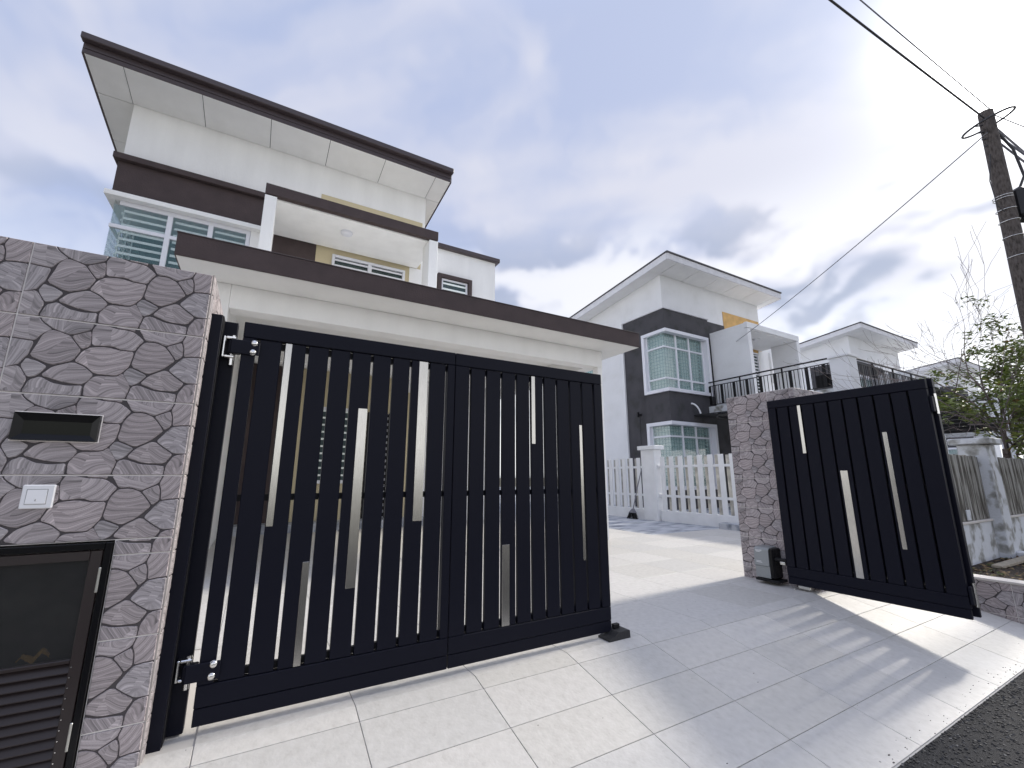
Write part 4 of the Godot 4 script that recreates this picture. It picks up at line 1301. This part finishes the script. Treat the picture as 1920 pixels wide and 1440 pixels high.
# ---------- right-hand street front ----------
func build_precast_fence() -> void:
	var f := thing("concrete_fence", Vector3(10, -0.19, -2.46), "rain-streaked grey concrete board fence with a white pillar", "fence")
	var post := bx(f, "pillar", M.old_white, 10.2, 10.62, -0.25, 1.56, -2.30, -2.66, 0.012)
	bx(post, "cap", M.old_white, 10.12, 10.72, 1.561, 1.665, -2.22, -2.74, 0.015)
	bx(post, "pipe_stub", M.nwhite, 10.45, 10.6, -0.22, -0.10, -2.20, -2.299, 0.02)
	for s in [[8.56, 10.198], [10.622, 14.6], [15.0, 20.0]]:
		bx(f, "base_wall", M.old_white, s[0], s[1], -0.3, 0.36, -2.42, -2.53, 0.006)
		bx(f, "ledge", M.coping, s[0], s[1], 0.361, 0.395, -2.40, -2.55, 0.006)
		var n := int((s[1] - s[0]) / 0.112)
		var w: float = (s[1] - s[0]) / n
		for k in n:
			var x: float = s[0] + w * k
			bx(f, "board", M.precast, x + 0.004, x + w - 0.004, 0.396, 1.370 + 0.010 * sin(k * 2.3), -2.43 - 0.006 * (k % 2), -2.50, 0.006)
	bx(f, "vent_block", M.old_white, 9.14, 9.30, 0.41, 0.56, -2.415, -2.4295, 0.006)
	bx(f, "pillar", M.old_white, 14.6, 15.0, -0.25, 1.56, -2.30, -2.66, 0.012)
	var t := Mb.new()
	t.box(Vector3(-0.95, -0.018, -0.055), Vector3(0.95, 0.018, 0.055), 0.003)
	var o := mi(self, "timber_plank", t.mesh(), M.timber, Vector3(9.9, -0.150, -2.13))
	o.rotation = Vector3(0.05, -0.05, 0.02)
	tag(o, "pale timber plank lying on the dark soil by the fence", "plank")
	# dead leaves and twigs on the soil
	var lm := Mb.new()
	lm.poly([Vector3(-0.04, 0, 0), Vector3(0, 0.006, 0.014), Vector3(0.045, 0, 0), Vector3(0, 0.004, -0.014)], Vector3.UP)
	var mm := MultiMesh.new()
	mm.transform_format = MultiMesh.TRANSFORM_3D
	mm.use_colors = true
	mm.mesh = lm.mesh()
	mm.instance_count = 1500
	var r := RandomNumberGenerator.new()
	r.seed = 21
	for i in 1500:
		var s := r.randf_range(0.5, 1.3)
		mm.set_instance_transform(i, Transform3D(Basis(Vector3(r.randf() - 0.5, 1.6, r.randf() - 0.5).normalized(), r.randf() * TAU).scaled(Vector3.ONE * s), Vector3(r.randf_range(6.2, 13.0), -0.184 + r.randf() * 0.012, r.randf_range(-2.36, -1.2))))
		var c := Color(0.16, 0.10, 0.06).lerp(Color(0.28, 0.20, 0.09), r.randf())
		if r.randf() < 0.2: c = Color(0.10, 0.13, 0.04)
		mm.set_instance_color(i, c)
	var lf := MultiMeshInstance3D.new()
	lf.multimesh = mm
	var lmat := mk(Color(1, 1, 1), 0.9)
	lmat.vertex_color_use_as_albedo = true
	lf.material_override = lmat
	put(lf, "leaf_litter", self)
	tag(lf, "brown leaf litter scattered on the soil strip", "leaf litter", "", "stuff")

func wire(pts: Array, r: float, mat: Material, parent: Node, called: String) -> MeshInstance3D:
	var m := Mb.new()
	var rr := []
	for p in pts: rr.append(r)
	m.tube(pts, rr, 6)
	return wm(parent, called, m, mat)

func sag(a: Vector3, b: Vector3, s: float, n := 18) -> Array:
	var o := []
	for k in n + 1:
		var t := float(k) / n
		o.append(a.lerp(b, t) - Vector3(0, s * 4.0 * t * (1.0 - t), 0))
	return o

func build_pole() -> void:
	var top := Vector3(9.98, 7.02, -1.39)
	var p := thing("utility_pole", Vector3(10.0, -0.2, -1.5), "tall weathered utility pole with a black cable box near the top", "pole")
	var m := Mb.new()
	m.tube([Vector3(10.0, -0.25, -1.55), Vector3(9.99, 3.5, -1.47), top], [0.135, 0.115, 0.094], 18)
	wm(p, "shaft", m, M.pole)
	var rt := Vector3(0.866, 0, 0.5)
	# cable box strapped to the right side
	var c := Vector3(10.0, 5.32, -1.43) + rt * 0.26
	var b := Mb.new()
	b.box(Vector3(-0.15, -0.27, -0.14), Vector3(0.15, 0.27, 0.14), 0.06)
	var o := mi(p, "cable_box", b.mesh(), M.rubber, c - origin_of(p))
	o.rotation = Vector3(0, -PI / 6.0, -0.03)
	for y in [5.02, 5.22, 5.42, 5.46, 4.75, 4.42, 3.6]:
		var ring := []
		for k in 17: ring.append(Vector3(9.992 + 0.117 * cos(TAU * k / 16.0), y + 0.012 * cos(TAU * k / 16.0), -1.44 + 0.117 * sin(TAU * k / 16.0)))
		wire(ring, 0.007, M.chrome, p, "strap")
	var coil := []
	for k in 33:
		var a := TAU * k / 32.0
		coil.append(top + Vector3(0, -0.20, 0) + rt * 0.33 * cos(a) + Vector3(-0.5, 0.0, 0.866) * 0.30 * sin(a) + Vector3(0, 0.13 * cos(a), 0))
	wire(coil, 0.017, M.cable, p, "cable_coil")
	for k in 4:
		var m2 := Mb.new()
		var y := 6.78 - 0.13 * k
		m2.tube([Vector3(9.98, y, -1.40) - rt * 0.09, Vector3(9.98, y - 0.02, -1.40) - rt * (0.20 - 0.02 * k)], [0.016, 0.012], 6)
		wm(p, "insulator_pin", m2, M.cable)
	# loose leads down the pole
	wire([top + rt * 0.10 + Vector3(0, -0.35, 0), top + rt * 0.30 + Vector3(0, -0.7, 0), top + rt * 0.36 + Vector3(0, -1.2, 0), c + Vector3(0, 0.25, 0)], 0.018, M.cable, p, "cable_lead")
	wire([top - rt * 0.10 + Vector3(0, -0.8, 0), top - rt * 0.22 + Vector3(0, -1.3, 0), top - rt * 0.20 + Vector3(0, -1.75, 0), top - rt * 0.02 + Vector3(0, -1.95, 0)], 0.007, M.cable, p, "cable_lead")
	wire([c + Vector3(0, -0.25, 0), c + Vector3(0, -0.5, 0) - rt * 0.06, c + Vector3(0, -1.0, 0) - rt * 0.02, c + Vector3(0, -2.2, 0)], 0.016, M.cable_pale, p, "cable_lead")
	# overhead lines
	var far_end := Vector3(5.2, 7.25, -1.86) + (Vector3(5.2, 7.25, -1.86) - top).normalized() * 26.0
	var w := wire(sag(top + Vector3(-0.05, -0.16, 0), far_end + Vector3(0, 0.9, 0), 0.35, 30), 0.0135, M.cable, self, "power_cable")
	tag(w, "thick dark overhead cable running from the pole to the upper left", "cable")
	w = wire(sag(top + Vector3(0.0, 0.02, 0.06), far_end + Vector3(0, 1.15, 0.3), 0.25, 30), 0.008, M.cable_pale, self, "thin_cable")
	tag(w, "thin pale cable running just above the thick overhead cable", "cable")
	w = wire(sag(top + Vector3(-0.10, -0.42, -0.02), Vector3(14.72, 5.78, -9.3), 0.10), 0.010, M.cable_pale, self, "drop_wire")
	tag(w, "thin service wire from the pole down to the grey house", "cable")
	for q in [[Vector3(0, -0.02, 0.03), Vector3(26, 9.2, 1.5), 0.3, 0.008, "uppermost"], [Vector3(0.05, -0.12, 0.0), Vector3(28, 7.6, -0.2), 0.3, 0.009, "middle"], [Vector3(0.06, -0.22, 0.02), Vector3(28, 6.6, 0.2), 0.35, 0.008, "lowest"]]:
		w = wire(sag(top + q[0], q[1], q[2]), q[3], M.cable_pale, self, "street_wire")
		tag(w, "%s of the three thin wires leaving the pole top to the right" % q[4], "cable", "wires to the right of the pole")
	for q in [[Vector3(0.1, -0.45, 0.0), Vector3(13.2, 3.0, 0.3), "left"], [Vector3(0.12, -0.38, 0.03), Vector3(13.6, 3.3, 0.4), "right"]]:
		w = wire(sag(top + q[0], q[1], 0.05), 0.014, M.cable_pale, self, "stay_wire")
		tag(w, "%s of two pale stay wires slanting down beside the cable box" % q[2], "cable", "stay wires of the pole")

# ---------- the tree over the concrete fence ----------
func limb(m: Mb, a: Vector3, d: Vector3, len: float, r: float, depth: int, rn: RandomNumberGenerator, tips: Array) -> void:
	var pts := [a]
	var rad := [r]
	var p := a
	var dir := d
	var n := 4
	for k in n:
		dir = (dir + Vector3(rn.randf_range(-0.16, 0.16), rn.randf_range(-0.10, 0.16), rn.randf_range(-0.16, 0.16))).normalized()
		p += dir * len / n
		pts.append(p)
		rad.append(maxf(r * (1.0 - 0.5 * (k + 1) / n), 0.0025))
	m.tube(pts, rad, 5 if depth > 1 else 4, false)
	tips.append(p)
	if depth <= 0: return
	var kids := 2 + (1 if rn.randf() < 0.6 else 0)
	for k in kids:
		var at: Vector3 = pts[n - (k if k < 3 else 1)]
		var ax := Vector3(rn.randf_range(-1, 1), rn.randf_range(-1, 1), rn.randf_range(-1, 1)).normalized()
		var nd := dir.rotated(ax, rn.randf_range(0.35, 0.8))
		limb(m, at, nd, len * rn.randf_range(0.55, 0.85), rad[n] * 0.85, depth - 1, rn, tips)

func build_tree() -> void:
	var rn := RandomNumberGenerator.new()
	rn.seed = 12
	var base := Vector3(14.9, -0.1, -3.1)
	var t := thing("tree", base, "half-bare tree with leafy twigs behind the concrete fence", "tree")
	var m := Mb.new()
	var fork := Vector3(14.6, 1.65, -3.0)
	m.tube([base, Vector3(14.8, 0.8, -3.08), fork], [0.09, 0.075, 0.065], 9)
	wm(t, "trunk", m, M.bark)
	# bare limbs reach to the left and up
	for q in [[Vector3(-0.80, 0.50, 0.05), 2.0, 0.4], [Vector3(-0.66, 0.66, 0.1), 1.7, 0.4], [Vector3(-0.45, 0.85, 0.1), 1.4, 0.4], [Vector3(-0.05, 1.0, 0.1), 1.1, 0.4], [Vector3(-0.92, 0.30, -0.1), 1.8, 0.3], [Vector3(-0.85, 0.40, 0.15), 1.7, 0.1], [Vector3(-0.95, 0.12, 0.1), 1.5, -0.1]]:
		var b := Mb.new()
		limb(b, fork + Vector3(0, q[2], 0), (q[0] as Vector3).normalized(), q[1], 0.026, 4, rn, [])
		wm(t, "bare_branch", b, M.bark_pale)
	# leafy twigs
	var tips := []
	var twigs := [[Vector3(0.2, 0.9, 0.3), 0.9], [Vector3(-0.3, 0.5, 0.3), 1.3], [Vector3(-0.6, 0.3, 0.3), 1.1], [Vector3(-0.35, 0.05, 0.5), 1.0], [Vector3(-0.5, -0.15, 0.3), 1.1], [Vector3(0.2, 0.1, 0.6), 1.0], [Vector3(-0.1, 0.7, 0.5), 1.2], [Vector3(0.6, 0.1, 0.3), 1.3], [Vector3(0.3, 1.3, 0.3), 1.1],
		[Vector3(0.6, 0.5, 0.0), 1.4], [Vector3(-0.2, 0.9, -0.2), 1.0], [Vector3(-0.5, 0.6, 0.4), 1.1], [Vector3(0.6, 0.9, 0.3), 1.2], [Vector3(-0.3, 0.25, 0.5), 0.9], [Vector3(0.5, -0.2, 0.5), 1.1], [Vector3(-0.6, 0.1, 0.4), 1.2], [Vector3(0.2, 1.3, 0.0), 1.3], [Vector3(-0.15, -0.3, 0.6), 1.0], [Vector3(-0.1, 0.35, 0.4), 1.0], [Vector3(-0.5, 0.05, 0.6), 1.2], [Vector3(-0.45, 0.4, 0.2), 1.0], [Vector3(-0.2, -0.1, 0.8), 1.0], [Vector3(-0.7, 0.2, 0.0), 1.0], [Vector3(-0.3, 0.15, 0.7), 1.3]]
	for q in twigs:
		var b := Mb.new()
		limb(b, fork + Vector3(0.75, rn.randf_range(-0.2, 0.4), 0), (q[0] as Vector3).normalized(), q[1], 0.022, 3, rn, tips)
		wm(t, "leafy_branch", b, M.bark)
	var lm := Mb.new()
	var a0 := Vector3(0, 0, 0)
	var a1 := Vector3(0.5, 0.06, 0.19)
	var a2 := Vector3(0.5, 0.06, -0.19)
	var a3 := Vector3(1.0, -0.08, 0)
	var mid := Vector3(0.5, 0.0, 0)
	lm.poly([a0, a1, mid], Vector3.UP)
	lm.poly([mid, a1, a3], Vector3.UP)
	lm.poly([a0, mid, a2], Vector3.UP)
	lm.poly([mid, a3, a2], Vector3.UP)
	var xf := []
	var cl := []
	for tip in tips:
		if rn.randf() < 0.12: continue
		var cnt := rn.randi_range(12, 26)
		var tone := rn.randf()
		for k in cnt:
			var at: Vector3 = tip + Vector3(rn.randfn(0, 0.085), rn.randfn(0, 0.075), rn.randfn(0, 0.085))
			var e := Vector3(rn.randf_range(-0.9, 0.9), rn.randf() * TAU, rn.randf_range(-0.7, 0.5))
			var s := rn.randf_range(0.10, 0.18)
			xf.append(Transform3D(Basis.from_euler(e).scaled(Vector3.ONE * s), at - base))
			var c := Color(0.085, 0.125, 0.028).lerp(Color(0.20, 0.24, 0.06), clampf(tone * 0.7 + rn.randf() * 0.4, 0, 1))
			if rn.randf() < 0.06: c = Color(0.20, 0.10, 0.03)
			if rn.randf() < 0.10: c = Color(0.22, 0.24, 0.05)
			cl.append(c)
	var mm := MultiMesh.new()
	mm.transform_format = MultiMesh.TRANSFORM_3D
	mm.use_colors = true
	mm.mesh = lm.mesh()
	mm.instance_count = xf.size()
	for i in xf.size():
		mm.set_instance_transform(i, xf[i])
		mm.set_instance_color(i, cl[i])
	var o := MultiMeshInstance3D.new()
	o.multimesh = mm
	o.material_override = M.leaf
	put(o, "foliage", t)
	tag(o, "", "", "", "stuff")
	print("leaves ", xf.size())

func _ready() -> void:
	var cam := Camera3D.new()
	cam.name = "camera"
	cam.position = Vector3(0, 1.05, 0)
	cam.rotation_degrees = Vector3(11.98, -30.0, 0)
	cam.fov = 82.93
	cam.near = 0.05
	cam.far = 900.0
	add_child(cam)
	cam.current = true
	var we := WorldEnvironment.new()
	we.name = "environment"
	var env := Environment.new()
	env.background_mode = Environment.BG_SKY
	var sky := Sky.new()
	var sm := PanoramaSkyMaterial.new()
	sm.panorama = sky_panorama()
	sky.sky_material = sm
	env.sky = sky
	env.tonemap_mode = Environment.TONE_MAPPER_LINEAR
	env.tonemap_exposure = 2.65
	env.sdfgi_enabled = true
	env.ssao_enabled = true
	env.ssil_enabled = true
	we.environment = env
	add_child(we)
	var sun := DirectionalLight3D.new()
	sun.name = "sun"
	sun.light_energy = 0.42
	sun.light_color = Color(1.0, 0.97, 0.92)
	sun.light_angular_distance = 4.5
	sun.shadow_enabled = true
	sun.basis = Basis.looking_at(-SUN.normalized(), Vector3.UP)
	add_child(sun)
	make_materials()
	build_stone_meshes()
	build_ground()
	build_houses()
	build_left_wall()
	build_right_pillar()
	build_planter()
	build_fence()
	build_precast_fence()
	build_tree()
	build_pole()
	build_post()
	build_gate()
	build_folded_gate()
	build_cabinet()
	build_grit()
	build_specks()
